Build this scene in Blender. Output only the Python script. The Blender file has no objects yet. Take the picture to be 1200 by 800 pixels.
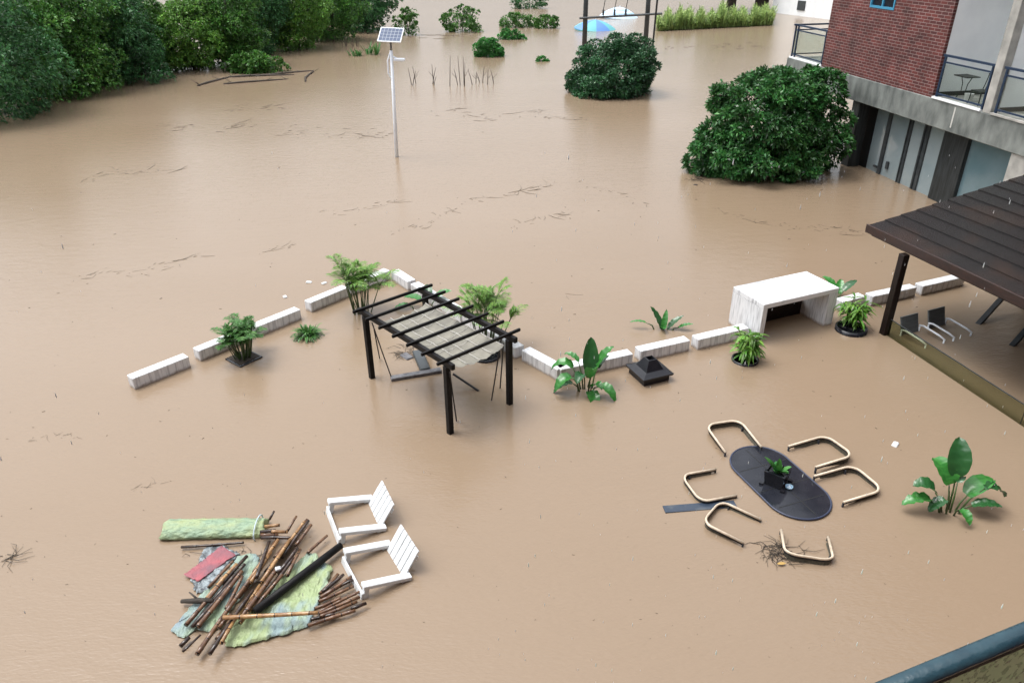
import bpy, math, random
import numpy as np
from mathutils import Vector, Matrix, Euler
R = math.radians
SC = bpy.context.scene
COL = SC.collection
random.seed(7); RNG = np.random.default_rng(7)

# ------------------------------------------------------------------ camera
H = 8.6; FPX = 880.0; PITCH = R(28.5); ROLL = R(0.5)
FW = Vector((0, math.cos(PITCH), -math.sin(PITCH))); UP = Vector((0, math.sin(PITCH), math.cos(PITCH))); RT = Vector((1, 0, 0))
c_, s_ = math.cos(ROLL), math.sin(ROLL)
CX = RT * c_ - UP * s_; CY = RT * s_ + UP * c_
cam = bpy.data.cameras.new('camera'); camo = bpy.data.objects.new('camera', cam); COL.objects.link(camo)
cam.sensor_width = 36; cam.lens = 36 * FPX / 1200; cam.clip_start = 0.02; cam.clip_end = 4000
camo.matrix_world = Matrix(((CX.x, CY.x, -FW.x, 0), (CX.y, CY.y, -FW.y, 0), (CX.z, CY.z, -FW.z, H), (0, 0, 0, 1)))
SC.camera = camo

# ------------------------------------------------------------------ light
SUN_EL, SUN_AZ = 68, 285          # overcast: broad weak sun from the left and slightly behind
wd = bpy.data.worlds.new('World'); SC.world = wd; wd.use_nodes = True
nt = wd.node_tree; nt.nodes.clear()
sky = nt.nodes.new('ShaderNodeTexSky'); sky.sky_type = 'NISHITA'; sky.sun_disc = False
sky.sun_elevation = R(SUN_EL); sky.sun_rotation = R(SUN_AZ); sky.air_density = 1.0; sky.dust_density = 4.0; sky.ozone_density = 1.0
hs = nt.nodes.new('ShaderNodeHueSaturation'); hs.inputs['Saturation'].default_value = 0.22   # cloud cover greys the sky
hs.inputs['Value'].default_value = 1.0
bg = nt.nodes.new('ShaderNodeBackground'); bg.inputs[1].default_value = 0.15
wo = nt.nodes.new('ShaderNodeOutputWorld')
tcw = nt.nodes.new('ShaderNodeTexCoord'); spw = nt.nodes.new('ShaderNodeSeparateXYZ'); mrw = nt.nodes.new('ShaderNodeMapRange')
mrw.inputs[1].default_value = 0; mrw.inputs[2].default_value = .9; mrw.inputs[3].default_value = 1.0; mrw.inputs[4].default_value = 1.9   # cloud deck: dimmer towards the horizon
mlw = nt.nodes.new('ShaderNodeVectorMath'); mlw.operation = 'SCALE'
nt.links.new(tcw.outputs['Generated'], spw.inputs[0]); nt.links.new(spw.outputs[2], mrw.inputs[0]); nt.links.new(mrw.outputs[0], mlw.inputs['Scale'])
nt.links.new(sky.outputs[0], hs.inputs['Color']); nt.links.new(hs.outputs[0], mlw.inputs[0]); nt.links.new(mlw.outputs[0], bg.inputs[0]); nt.links.new(bg.outputs[0], wo.inputs[0])
sl = bpy.data.lights.new('sun', 'SUN'); so = bpy.data.objects.new('sun', sl); COL.objects.link(so)
sl.energy = 0.7; sl.angle = R(30); sl.color = (1, 0.97, 0.93)
a = R(SUN_AZ); sd = Vector((math.sin(a) * math.cos(R(SUN_EL)), math.cos(a) * math.cos(R(SUN_EL)), math.sin(R(SUN_EL))))
so.rotation_euler = sd.to_track_quat('Z', 'Y').to_euler()
SC.view_settings.view_transform = 'Standard'; SC.view_settings.look = 'None'
SC.view_settings.exposure = 0.52; SC.view_settings.gamma = 1

# ------------------------------------------------------------------ helpers
def W(px, py, z=0.0):
    """point of the level z seen at a pixel of the 1200x800 photograph"""
    d = FW + CX * ((px - 600) / FPX) + CY * (-(py - 400) / FPX)
    t = (z - H) / d.z
    return Vector((d.x * t, d.y * t, z))

def mat(name, col, rough=0.6, col2=None, scale=4.0, bump=0.0, bscale=None, spec=0.5, metal=0.0, island=0.0, trans=0.0,
        coat=0.0, stretch=None, detail=4.0, lo=0.35, hi=0.65, tone=False, mud=False, bdist=.02):
    m = bpy.data.materials.new(name); m.use_nodes = True
    N = m.node_tree.nodes; L = m.node_tree.links
    p = N['Principled BSDF']; p.inputs['Roughness'].default_value = rough; p.inputs['Metallic'].default_value = metal
    p.inputs['Specular IOR Level'].default_value = spec; p.inputs['Coat Weight'].default_value = coat
    p.inputs['Coat Roughness'].default_value = 0.08
    c4 = (*col, 1); p.inputs['Base Color'].default_value = c4
    tc = N.new('ShaderNodeTexCoord'); src = tc.outputs['Object']
    if stretch:
        mp = N.new('ShaderNodeMapping'); mp.inputs['Scale'].default_value = stretch; L.new(src, mp.inputs[0]); src = mp.outputs[0]
    out = None
    if col2:
        nz = N.new('ShaderNodeTexNoise'); nz.inputs['Scale'].default_value = scale; nz.inputs['Detail'].default_value = detail
        L.new(src, nz.inputs['Vector'])
        rp = N.new('ShaderNodeValToRGB'); rp.color_ramp.elements[0].position = lo; rp.color_ramp.elements[1].position = hi
        rp.color_ramp.elements[0].color = c4; rp.color_ramp.elements[1].color = (*col2, 1)
        L.new(nz.outputs[0], rp.inputs[0]); out = rp.outputs[0]
    if island:
        ge = N.new('ShaderNodeNewGeometry'); hv = N.new('ShaderNodeHueSaturation')
        mr = N.new('ShaderNodeMapRange'); mr.inputs[3].default_value = 1 - island; mr.inputs[4].default_value = 1 + island
        L.new(ge.outputs['Random Per Island'], mr.inputs[0]); L.new(mr.outputs[0], hv.inputs['Value'])
        mh = N.new('ShaderNodeMapRange'); mh.inputs[3].default_value = 0.478; mh.inputs[4].default_value = 0.518
        ml = N.new('ShaderNodeMath'); ml.operation = 'MULTIPLY'; ml.inputs[1].default_value = 7.31
        fr = N.new('ShaderNodeMath'); fr.operation = 'FRACT'
        L.new(ge.outputs['Random Per Island'], ml.inputs[0]); L.new(ml.outputs[0], fr.inputs[0]); L.new(fr.outputs[0], mh.inputs[0])
        L.new(mh.outputs[0], hv.inputs['Hue'])
        if out: L.new(out, hv.inputs['Color'])
        else: hv.inputs['Color'].default_value = c4
        out = hv.outputs[0]
    if mud:
        sx = N.new('ShaderNodeSeparateXYZ'); L.new(tc.outputs['Object'], sx.inputs[0]); nm = N.new('ShaderNodeTexNoise'); nm.inputs['Scale'].default_value = 9; L.new(tc.outputs['Object'], nm.inputs['Vector'])
        ma = N.new('ShaderNodeMath'); ma.operation = 'MULTIPLY_ADD'; ma.inputs[1].default_value = -.09; L.new(nm.outputs[0], ma.inputs[0]); L.new(sx.outputs[2], ma.inputs[2])
        mm = N.new('ShaderNodeMapRange'); mm.inputs[1].default_value = -.035; mm.inputs[2].default_value = .03; mm.inputs[3].default_value = .75; mm.inputs[4].default_value = 0; L.new(ma.outputs[0], mm.inputs[0])
        mx_ = N.new('ShaderNodeMixRGB'); L.new(mm.outputs[0], mx_.inputs[0]); L.new(out, mx_.inputs[1]); mx_.inputs[2].default_value = (.22, .15, .09, 1); out = mx_.outputs[0]
    if tone:
        at = N.new('ShaderNodeAttribute'); at.attribute_name = 'tone'; mv = N.new('ShaderNodeVectorMath'); mv.operation = 'SCALE'
        L.new(out, mv.inputs[0]); L.new(at.outputs['Fac'], mv.inputs['Scale']); out = mv.outputs[0]
    if out: L.new(out, p.inputs['Base Color'])
    if bump:
        b = N.new('ShaderNodeBump'); b.inputs['Strength'].default_value = bump; b.inputs['Distance'].default_value = bdist
        n2 = N.new('ShaderNodeTexNoise'); n2.inputs['Scale'].default_value = bscale or scale * 3; n2.inputs['Detail'].default_value = 6
        L.new(src, n2.inputs['Vector']); L.new(n2.outputs[0], b.inputs['Height']); L.new(b.outputs[0], p.inputs['Normal'])
    if trans:                                                    # leaf-like: part of the light passes through
        t = N.new('ShaderNodeBsdfTranslucent'); mx = N.new('ShaderNodeMixShader'); mx.inputs[0].default_value = trans
        if out: L.new(out, t.inputs[0])
        else: t.inputs[0].default_value = c4
        L.new(p.outputs[0], mx.inputs[1]); L.new(t.outputs[0], mx.inputs[2]); L.new(mx.outputs[0], N['Material Output'].inputs[0])
    return m

class MB:
    def __init__(s): s.v = []; s.f = []; s.m = []
    def add(s, vs, fs, mi=0):
        o = len(s.v); s.v.extend([tuple(x) for x in vs]); s.f.extend([tuple(i + o for i in f) for f in fs]); s.m.extend([mi] * len(fs)); return s
    def box(s, x0, x1, y0, y1, z0, z1, M=None, mi=0):
        vs = [Vector((x, y, z)) for z in (z0, z1) for y in (y0, y1) for x in (x0, x1)]
        if M: vs = [M @ v for v in vs]
        return s.add(vs, [(0, 2, 3, 1), (4, 5, 7, 6), (0, 1, 5, 4), (2, 6, 7, 3), (0, 4, 6, 2), (1, 3, 7, 5)], mi)
    def bbox(s, x0, x1, y0, y1, z0, z1, b=0.01, M=None, mi=0):
        """box with chamfered top edges and uprights"""
        def ring(x0, x1, y0, y1, z, b): return [(x0 + b, y0, z), (x1 - b, y0, z), (x1, y0 + b, z), (x1, y1 - b, z), (x1 - b, y1, z), (x0 + b, y1, z), (x0, y1 - b, z), (x0, y0 + b, z)]
        vs = [Vector(q) for q in ring(x0, x1, y0, y1, z0 + b, b) + ring(x0, x1, y0, y1, z1 - b, b) + ring(x0 + b, x1 - b, y0 + b, y1 - b, z1, b * .3) + ring(x0 + b, x1 - b, y0 + b, y1 - b, z0, b * .3)]
        if M: vs = [M @ v for v in vs]
        fs = []
        for k in range(8):
            j = (k + 1) % 8
            fs += [(k, j, 8 + j, 8 + k), (8 + k, 8 + j, 16 + j, 16 + k), (24 + k, 24 + j, j, k)]
        fs += [tuple(range(16, 24)), tuple(reversed(range(24, 32)))]
        return s.add(vs, fs, mi)
    def tube(s, pts, r, n=8, cap=True, mi=0, closed=False):
        pts = [Vector(p) for p in pts]; k = len(pts); rs = r if isinstance(r, (list, tuple)) else [r] * k
        vs = []; ref = None
        for i, p in enumerate(pts):
            a_ = pts[i - 1] if (i > 0 or closed) else p; b_ = pts[(i + 1) % k] if (i < k - 1 or closed) else p
            t = (b_ - a_); t = t.normalized() if t.length > 1e-9 else Vector((0, 0, 1))
            if ref is None: ref = t.orthogonal().normalized()
            ref = (ref - t * ref.dot(t))
            ref = ref.normalized() if ref.length > 1e-6 else t.orthogonal().normalized()
            bn = t.cross(ref)
            for j in range(n):
                q = 2 * math.pi * j / n; vs.append(p + (ref * math.cos(q) + bn * math.sin(q)) * rs[i])
        fs = []
        for i in range(k if closed else k - 1):
            i2 = (i + 1) % k
            for j in range(n): fs.append((i * n + j, i * n + (j + 1) % n, i2 * n + (j + 1) % n, i2 * n + j))
        if cap and not closed: fs += [tuple(reversed(range(n))), tuple(range((k - 1) * n, k * n))]
        return s.add(vs, fs, mi)
    def lathe(s, prof, c=(0, 0, 0), n=24, mi=0):
        vs = [(c[0] + r * math.cos(2 * math.pi * j / n), c[1] + r * math.sin(2 * math.pi * j / n), c[2] + z) for r, z in prof for j in range(n)]
        fs = [(i * n + j, i * n + (j + 1) % n, (i + 1) * n + (j + 1) % n, (i + 1) * n + j) for i in range(len(prof) - 1) for j in range(n)]
        fs += [tuple(range((len(prof) - 1) * n, len(prof) * n))]
        return s.add(vs, fs, mi)
    def leaf(s, p, d, nrm, L, w, droop=0.25, mi=0, seg=3, fold=0.15):
        """lanceolate leaf strip along d, folded on its midrib"""
        d = d.normalized(); sd_ = d.cross(nrm)
        sd_ = sd_.normalized() if sd_.length > 1e-6 else d.orthogonal().normalized()
        up = sd_.cross(d); vs = []
        for i in range(seg + 1):
            t = i / seg; ww = w * (math.sin(math.pi * min(1, t * .88 + .1)) ** .8) * .5 if i < seg else 0.004 * w
            c = p + d * (L * t * (1 - .15 * droop * t)) - Vector((0, 0, 1)) * (droop * L * t * t)
            vs += [c + sd_ * ww + up * ww * fold * 2, c, c - sd_ * ww + up * ww * fold * 2]
        fs = []
        for i in range(seg):
            b = i * 3; fs += [(b, b + 1, b + 4, b + 3), (b + 1, b + 2, b + 5, b + 4)]
        return s.add(vs, fs, mi)
    def build(s, name, mats, parent=None, smooth=False):
        me = bpy.data.meshes.new(name); me.from_pydata(s.v, [], s.f)
        for m in (mats if isinstance(mats, (list, tuple)) else [mats]): me.materials.append(m)
        if any(s.m): me.polygons.foreach_set('material_index', s.m)
        if smooth: me.polygons.foreach_set('use_smooth', [True] * len(s.f))
        me.update(); o = bpy.data.objects.new(name, me); COL.objects.link(o)
        if parent is not None: o.parent = parent
        return o

def tag(o, label=None, cat=None, group=None, kind=None):
    if label: o['label'] = label
    if cat: o['category'] = cat
    if group: o['group'] = group
    if kind: o['kind'] = kind
    return o
def thing(name, label, cat, loc=(0, 0, 0), rz=0, group=None):
    o = bpy.data.objects.new(name, None); COL.objects.link(o); o.location = loc; o.rotation_euler = (0, 0, rz); o.empty_display_size = .2
    return tag(o, label, cat, group)
def kids(o): return [c for c in COL.objects if c.parent == o]
def copy_tree(o, loc=None, rot=None, label=None, parent=None):
    c = o.copy(); COL.objects.link(c)
    if parent is not None: c.parent = parent
    for ch in kids(o): copy_tree(ch, parent=c)
    if loc is not None: c.location = loc
    if rot is not None: c.rotation_euler = rot
    if label: c['label'] = label
    return c
def quads(name, V, m, parent=None, k=4, tone=None):
    """one mesh of many separate k-gons from an (n,k,3) array"""
    n = len(V); me = bpy.data.meshes.new(name)
    me.vertices.add(n * k); me.vertices.foreach_set('co', np.asarray(V, np.float32).reshape(-1))
    me.loops.add(n * k); me.loops.foreach_set('vertex_index', np.arange(n * k, dtype=np.int32))
    me.polygons.add(n); me.polygons.foreach_set('loop_start', np.arange(0, n * k, k, dtype=np.int32))
    me.materials.append(m); me.update(calc_edges=True)
    if tone is not None: me.attributes.new('tone', 'FLOAT', 'FACE').data.foreach_set('value', np.asarray(tone, np.float32))
    o = bpy.data.objects.new(name, me); COL.objects.link(o)
    if parent is not None: o.parent = parent
    return o
def nrmz(a): return a / np.maximum(np.linalg.norm(a, axis=-1, keepdims=True), 1e-9)
def rosettes(P, Nn, k, L, w, spread=1.1, rng=RNG, droop=.2):
    """k leaves round every clump point P, opening along Nn"""
    n = len(P); t1 = nrmz(np.cross(Nn, rng.normal(size=(n, 3)))); t2 = np.cross(Nn, t1); out = []
    for j in range(k):
        an = 2 * math.pi * j / k + rng.uniform(-.5, .5, n)
        el = rng.uniform(.1, spread, n)
        rad = t1 * np.cos(an)[:, None] + t2 * np.sin(an)[:, None]
        d = nrmz(rad * np.sin(el)[:, None] * 1.2 + Nn * np.cos(el)[:, None] - np.array([0, 0, droop]))
        LL = (L * rng.uniform(.7, 1.25, n))[:, None]; sd_ = nrmz(np.cross(d, nrmz(Nn + .4 * rng.normal(size=(n, 3)))))
        b = P + rng.normal(size=(n, 3)) * L * .18
        mid = b + d * LL * .5 + Nn * LL * .05
        out.append(np.stack([b, mid + sd_ * LL * w * .5, b + d * LL - np.array([0, 0, 1]) * LL * .12, mid - sd_ * LL * w * .5], 1))
    return np.concatenate(out)
def crown_points(lobes, n, rng, zmin=0.02, sub=1.0, per=16, fill=.5):
    """clump points on many small boughs that sit on a set of ellipsoid lobes; also a tone per bough (age of its leaves)"""
    nb = max(12, n // per); C, Cn = lobe_points(lobes, nb, rng, zmin - .3)
    size = sub * np.mean([min(l[3], l[4]) for l in lobes]) * .36
    rad = size * rng.uniform(.6, 1.25, len(C)); tb = rng.normal(0, .22, len(C)); k = np.arange(n) % len(C)
    u = nrmz(rng.normal(size=(n, 3)) + Cn[k] * 1.1 + np.array([0, 0, .35]))
    P = C[k] + u * rad[k][:, None] * np.array([1.15, 1.15, .8]) * rng.uniform(.75, 1.05, (n, 1))
    fp, fn = lobe_points([(*l[:3], l[3] * .84, l[4] * .84, l[5] * .84) for l in lobes], int(n * fill), rng, zmin, .8)          # inner boughs that close the crown
    P = np.concatenate([P, fp]); u = np.concatenate([u, fn]); tb = np.concatenate([tb[k], rng.normal(0, .2, len(fp))]); Cn = np.concatenate([Cn[k], fn])
    keep = P[:, 2] > zmin
    return P[keep], nrmz(u + .6 * Cn + np.array([0, 0, .25]) + .3 * rng.normal(size=u.shape))[keep], (np.exp(tb + .18 * rng.normal(size=len(tb))))[keep]
def lobe_points(lobes, n, rng, zmin=0.02, shell=.8):
    """clump points near the surface of a set of ellipsoid lobes"""
    vol = np.array([(l[3] * l[4] + l[4] * l[5] + l[3] * l[5]) for l in lobes]); pk = rng.choice(len(lobes), n * 2, p=vol / vol.sum())
    Lb = np.array(lobes)[pk]; u = nrmz(rng.normal(size=(n * 2, 3)))
    rr = np.where(rng.random(n * 2) < .8, rng.uniform(shell, 1.06, n * 2), rng.uniform(.4, shell, n * 2))[:, None]
    P = Lb[:, :3] + u * Lb[:, 3:6] * rr; Nn = nrmz(u / Lb[:, 3:6])
    keep = P[:, 2] > zmin
    for i, l in enumerate(lobes):
        q = (((P - np.array(l[:3])) / np.array(l[3:6])) ** 2).sum(1)
        keep &= ~((q < .45) & (pk != i))
    P = P[keep][:n]; Nn = Nn[keep][:n]
    return P, Nn
def make_lobes(c, rx, ry, h, z0, k, rng, r=.5):
    """k lobes filling a dome of half-widths rx, ry and height h above z0"""
    L = [(c[0], c[1], z0 + h * .42, rx * .72, ry * .72, h * .5)]
    for i in range(k):
        an = 2 * math.pi * (i + rng.uniform(-.3, .3)) / k; q = rng.uniform(.45, .68); zz = z0 + h * rng.uniform(.12, .8)
        f = math.sqrt(max(.2, 1 - ((zz - z0) / h) ** 2 * .85))
        s = r * rng.uniform(.75, 1.15)
        L.append((c[0] + rx * q * f * math.cos(an), c[1] + ry * q * f * math.sin(an), zz, rx * s, ry * s, min(h * .36, rx * s) * rng.uniform(.75, 1.05)))
    return L
def limbs(mb, foot, top, r, lobes, rng, n=6):
    foot = Vector(foot); top = Vector(top)
    mid = foot.lerp(top, .5) + Vector((rng.uniform(-.15, .15), rng.uniform(-.15, .15), 0))
    mb.tube([foot, mid, top], [r, r * .75, r * .4], 8)
    for l in lobes[:n]:
        e = Vector(l[:3]); s = foot.lerp(top, rng.uniform(.3, .8)); m = s.lerp(e, .5) + Vector((0, 0, rng.uniform(-.1, .25)))
        mb.tube([s, m, e], [r * .45, r * .3, r * .12], 6)

# ------------------------------------------------------------------ materials
M = {}
M['marble'] = mat('white_marble', (.70, .715, .73), .4, (.33, .34, .36), 1.4, .05, 14, stretch=(17, 17, 1.6), detail=13, lo=.44, hi=.80, spec=.3, mud=True)
M['marble_top'] = mat('white_marble_broad_veins', (.70, .715, .73), .4, (.26, .27, .29), 1.3, .05, 14, stretch=(.8, 6.5, 1.4), detail=12, lo=.50, hi=.72, spec=.3)
M['white'] = mat('white_painted_wood', (.68, .71, .73), .45, (.58, .61, .62), 6, .08, 40, spec=.3)
M['blackwood'] = mat('black_stained_wood', (.005, .005, .006), .5, (.011, .0105, .011), 8, .2, 60, spec=.18)
M['brownwood'] = mat('dark_brown_wood', (.018, .010, .008), .45, (.007, .005, .005), 5, .25, 40, stretch=(8, 8, 1), spec=.25)
M['canvas'] = mat('beige_canvas', (.25, .24, .20), .85, (.17, .165, .14), 3, .5, 14, bdist=.03)
M['rod'] = mat('pale_canvas_hem', (.50, .49, .45), .7)
M['rope'] = mat('dark_rope', (.03, .027, .025), .8)
M['greyplank'] = mat('wet_grey_wood', (.17, .17, .18), .35, (.07, .07, .08), 9, .4, 50)
M['beige'] = mat('beige_powder_coated_tube', (.62, .53, .41), .35, (.50, .42, .32), 10)
M['mesh'] = mat('olive_mesh_cloth', (.10, .095, .07), .7, (.05, .048, .035), 30)
M['blackmetal'] = mat('black_metal', (.008, .009, .013), .35, (.014, .015, .019), 8, spec=.35)
M['tableglass'] = mat('black_glass', (.012, .014, .020), .10, (.022, .024, .031), 3, .02, 5, spec=.45)
M['bluerim'] = mat('dark_blue_rim', (.03, .04, .075), .35)
M['bluemetal'] = mat('teal_blue_painted_metal', (.010, .034, .050), .22, (.028, .070, .090), 9, .15, 60)
M['navy'] = mat('navy_railing_metal', (.012, .028, .06), .35, (.02, .04, .08), 12)
M['concrete'] = mat('stained_concrete', (.22, .24, .225), .85, (.085, .095, .09), 1.6, .4, 18, stretch=(1.2, 1, .6), detail=9)
M['concrete_light'] = mat('pale_concrete', (.42, .41, .38), .8, (.26, .26, .24), 2.2, .3, 20)
M['plaster'] = mat('white_plaster', (.84, .87, .88), .7, (.77, .80, .82), 1.2, .05, 30)
M['darkframe'] = mat('dark_grey_frame', (.05, .06, .065), .4, (.03, .036, .04), 4)
M['darkcol'] = mat('dark_column_cladding', (.035, .042, .045), .5, (.012, .015, .016), 3, .2, 20, stretch=(6, 6, .5))
M['black'] = mat('black_recess', (.006, .007, .008), .5)
M['whitemetal'] = mat('white_metal_pole', (.82, .87, .92), .4, (.74, .79, .84), 3, spec=.3)
M['pot'] = mat('black_glazed_pot', (.008, .009, .012), .12, (.016, .017, .022), 6)
M['potwater'] = mat('dark_pot_water', (.03, .03, .028), .05)
M['soil'] = mat('wet_soil', (.03, .022, .016), .8, (.05, .04, .03), 20, .4, 60)
M['bark'] = mat('wet_bark', (.055, .045, .035), .8, (.025, .02, .016), 10, .5, 30)
M['leaf_dark'] = mat('dark_blue_green_leaves', (.034, .112, .044), .36, island=.5, trans=.22, spec=.5, tone=True)
M['leaf_mid'] = mat('deep_green_leaves', (.040, .148, .036), .34, island=.55, trans=.25, spec=.5, tone=True)
M['leaf_bank'] = mat('bank_green_leaves', (.066, .182, .032), .40, island=.6, trans=.28, spec=.45, tone=True)
M['leaf_bank_cool'] = mat('bank_cool_green_leaves', (.044, .145, .046), .42, island=.55, trans=.25, spec=.45, tone=True)
M['leaf_bank_light'] = mat('bank_light_green_leaves', (.11, .25, .042), .40, island=.55, trans=.3, spec=.45, tone=True)
M['leaf_vine'] = mat('vivid_vine_leaves', (.050, .220, .045), .4, island=.5, trans=.3, spec=.4, tone=True)
M['leaf_grass'] = mat('broad_grass_blades', (.05, .15, .034), .40, island=.5, trans=.3, spec=.45)
M['leaf_table'] = mat('bright_table_plant_leaves', (.045, .20, .04), .4, island=.4, trans=.25, spec=.4)
M['leaf_palm'] = mat('palm_leaflets', (.150, .300, .055), .4, island=.4, trans=.3, spec=.4)
M['leaf_palm_dark'] = mat('dark_palm_leaflets', (.065, .19, .04), .4, island=.5, trans=.3, spec=.4)
M['leaf_lime'] = mat('lime_green_leaves', (.110, .270, .035), .4, island=.4, trans=.3, spec=.4)
M['banana'] = mat('broad_green_leaf', (.032, .17, .032), .25, (.05, .23, .042), 3, trans=.2, spec=.6, stretch=(1, 8, 8))
M['banana_dark'] = mat('dark_broad_leaf', (.018, .085, .025), .25, (.028, .115, .032), 3, trans=.15, spec=.6)
M['petiole'] = mat('green_leaf_stalk', (.06, .12, .03), .4, (.03, .05, .02), 8)
M['reed'] = mat('pale_reed_blades', (.27, .38, .12), .55, island=.5, trans=.3)
M['twig'] = mat('wet_dead_twig', (.045, .035, .026), .8)
def bamboo_mat(name, c1, c2):
    m = mat(name, c1, .22, c2, 5, .1, 30, stretch=(3, 3, 3), spec=.6); N = m.node_tree.nodes; L = m.node_tree.links
    p = N['Principled BSDF']; old = p.inputs['Base Color'].links[0].from_socket
    tc = N.new('ShaderNodeTexCoord'); sp = N.new('ShaderNodeSeparateXYZ'); L.new(tc.outputs['Object'], sp.inputs[0])
    a1 = N.new('ShaderNodeMath'); a1.operation = 'MULTIPLY'; a1.inputs[1].default_value = 4.2
    fr = N.new('ShaderNodeMath'); fr.operation = 'FRACT'; lt = N.new('ShaderNodeMath'); lt.operation = 'LESS_THAN'; lt.inputs[1].default_value = .06
    L.new(sp.outputs[0], a1.inputs[0]); L.new(a1.outputs[0], fr.inputs[0]); L.new(fr.outputs[0], lt.inputs[0])
    mx = N.new('ShaderNodeMixRGB'); L.new(lt.outputs[0], mx.inputs[0]); L.new(old, mx.inputs[1]); mx.inputs[2].default_value = (.015, .009, .006, 1)
    L.new(mx.outputs[0], p.inputs['Base Color']); return m
M['bam_tan'] = bamboo_mat('tan_bamboo', (.42, .25, .11), (.22, .115, .05))
M['bam_brown'] = bamboo_mat('brown_bamboo', (.165, .085, .042), (.085, .042, .024))
M['bam_dark'] = bamboo_mat('dark_bamboo', (.050, .028, .019), (.02, .013, .011))
M['tarp_green'] = mat('green_woven_tarp', (.37, .43, .21), .45, (.25, .36, .24), 2.4, 1, 7, trans=.1, bdist=.07, stretch=(1, 2, 1.5))
M['tarp_mix'] = mat('green_and_blue_tarp', (.35, .44, .23), .42, (.27, .37, .38), 1.1, 1.0, 7, bdist=.07, stretch=(2.2, 1, 1), detail=3, lo=.50, hi=.62, trans=.12)
M['tarp_blue'] = mat('pale_blue_tarp', (.25, .34, .38), .42, (.31, .41, .25), 1.4, 1.0, 7, bdist=.07, stretch=(2.2, 1, 1), detail=3, trans=.15)
M['redcloth'] = mat('faded_red_cloth', (.34, .085, .10), .6, (.17, .07, .09), 4, .6, 12, bdist=.04, detail=8)
M['net'] = mat('dark_debris_netting', (.07, .08, .09), .4, (.27, .32, .34), 11, 1, 16, bdist=.05, detail=8, lo=.42, hi=.6)
def checker_glass(): 
    m = mat('solar_cells', (.035, .06, .12), .3, spec=.12); N = m.node_tree.nodes; L = m.node_tree.links; p = N['Principled BSDF']
    tc = N.new('ShaderNodeTexCoord'); b = N.new('ShaderNodeTexBrick'); b.offset = 0; b.inputs['Scale'].default_value = 1
    b.inputs['Brick Width'].default_value = .155; b.inputs['Row Height'].default_value = .155; b.inputs['Mortar Size'].default_value = .006
    b.inputs['Color1'].default_value = (.03, .055, .12, 1); b.inputs['Color2'].default_value = (.045, .075, .15, 1); b.inputs['Mortar'].default_value = (.4, .45, .5, 1)
    L.new(tc.outputs['Object'], b.inputs['Vector']); L.new(b.outputs[0], p.inputs['Base Color']); return m
M['solar'] = checker_glass()
def brick_mat():
    m = mat('red_brick', (.2, .06, .05), .8); N = m.node_tree.nodes; L = m.node_tree.links; p = N['Principled BSDF']
    tc = N.new('ShaderNodeTexCoord'); sp = N.new('ShaderNodeSeparateXYZ'); cb = N.new('ShaderNodeCombineXYZ'); ad = N.new('ShaderNodeMath')
    L.new(tc.outputs['Object'], sp.inputs[0]); L.new(sp.outputs[0], ad.inputs[0]); L.new(sp.outputs[1], ad.inputs[1])
    L.new(ad.outputs[0], cb.inputs[0]); L.new(sp.outputs[2], cb.inputs[1])
    b = N.new('ShaderNodeTexBrick'); b.inputs['Scale'].default_value = 1; b.inputs['Brick Width'].default_value = .32; b.inputs['Row Height'].default_value = .105
    b.inputs['Mortar Size'].default_value = .010; b.inputs['Bias'].default_value = -.1
    b.inputs['Color1'].default_value = (.135, .030, .025, 1); b.inputs['Color2'].default_value = (.060, .016, .016, 1); b.inputs['Mortar'].default_value = (.26, .19, .18, 1)
    L.new(cb.outputs[0], b.inputs['Vector'])
    nz = N.new('ShaderNodeTexNoise'); nz.inputs['Scale'].default_value = 1.4; nz.inputs['Detail'].default_value = 7; L.new(tc.outputs['Object'], nz.inputs['Vector'])
    rp = N.new('ShaderNodeValToRGB'); rp.color_ramp.elements[0].position = .35; rp.color_ramp.elements[0].color = (.62, .6, .6, 1); rp.color_ramp.elements[1].position = .65; rp.color_ramp.elements[1].color = (1.12, 1.1, 1.1, 1)
    L.new(nz.outputs[0], rp.inputs[0]); mx = N.new('ShaderNodeMixRGB'); mx.blend_type = 'MULTIPLY'; mx.inputs[0].default_value = 1
    L.new(b.outputs[0], mx.inputs[1]); L.new(rp.outputs[0], mx.inputs[2]); L.new(mx.outputs[0], p.inputs['Base Color'])
    bp = N.new('ShaderNodeBump'); bp.inputs['Strength'].default_value = .7; bp.inputs['Distance'].default_value = .01; bp.invert = True
    L.new(b.outputs['Fac'], bp.inputs['Height']); L.new(bp.outputs[0], p.inputs['Normal']); return m
M['brick'] = brick_mat()
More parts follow.
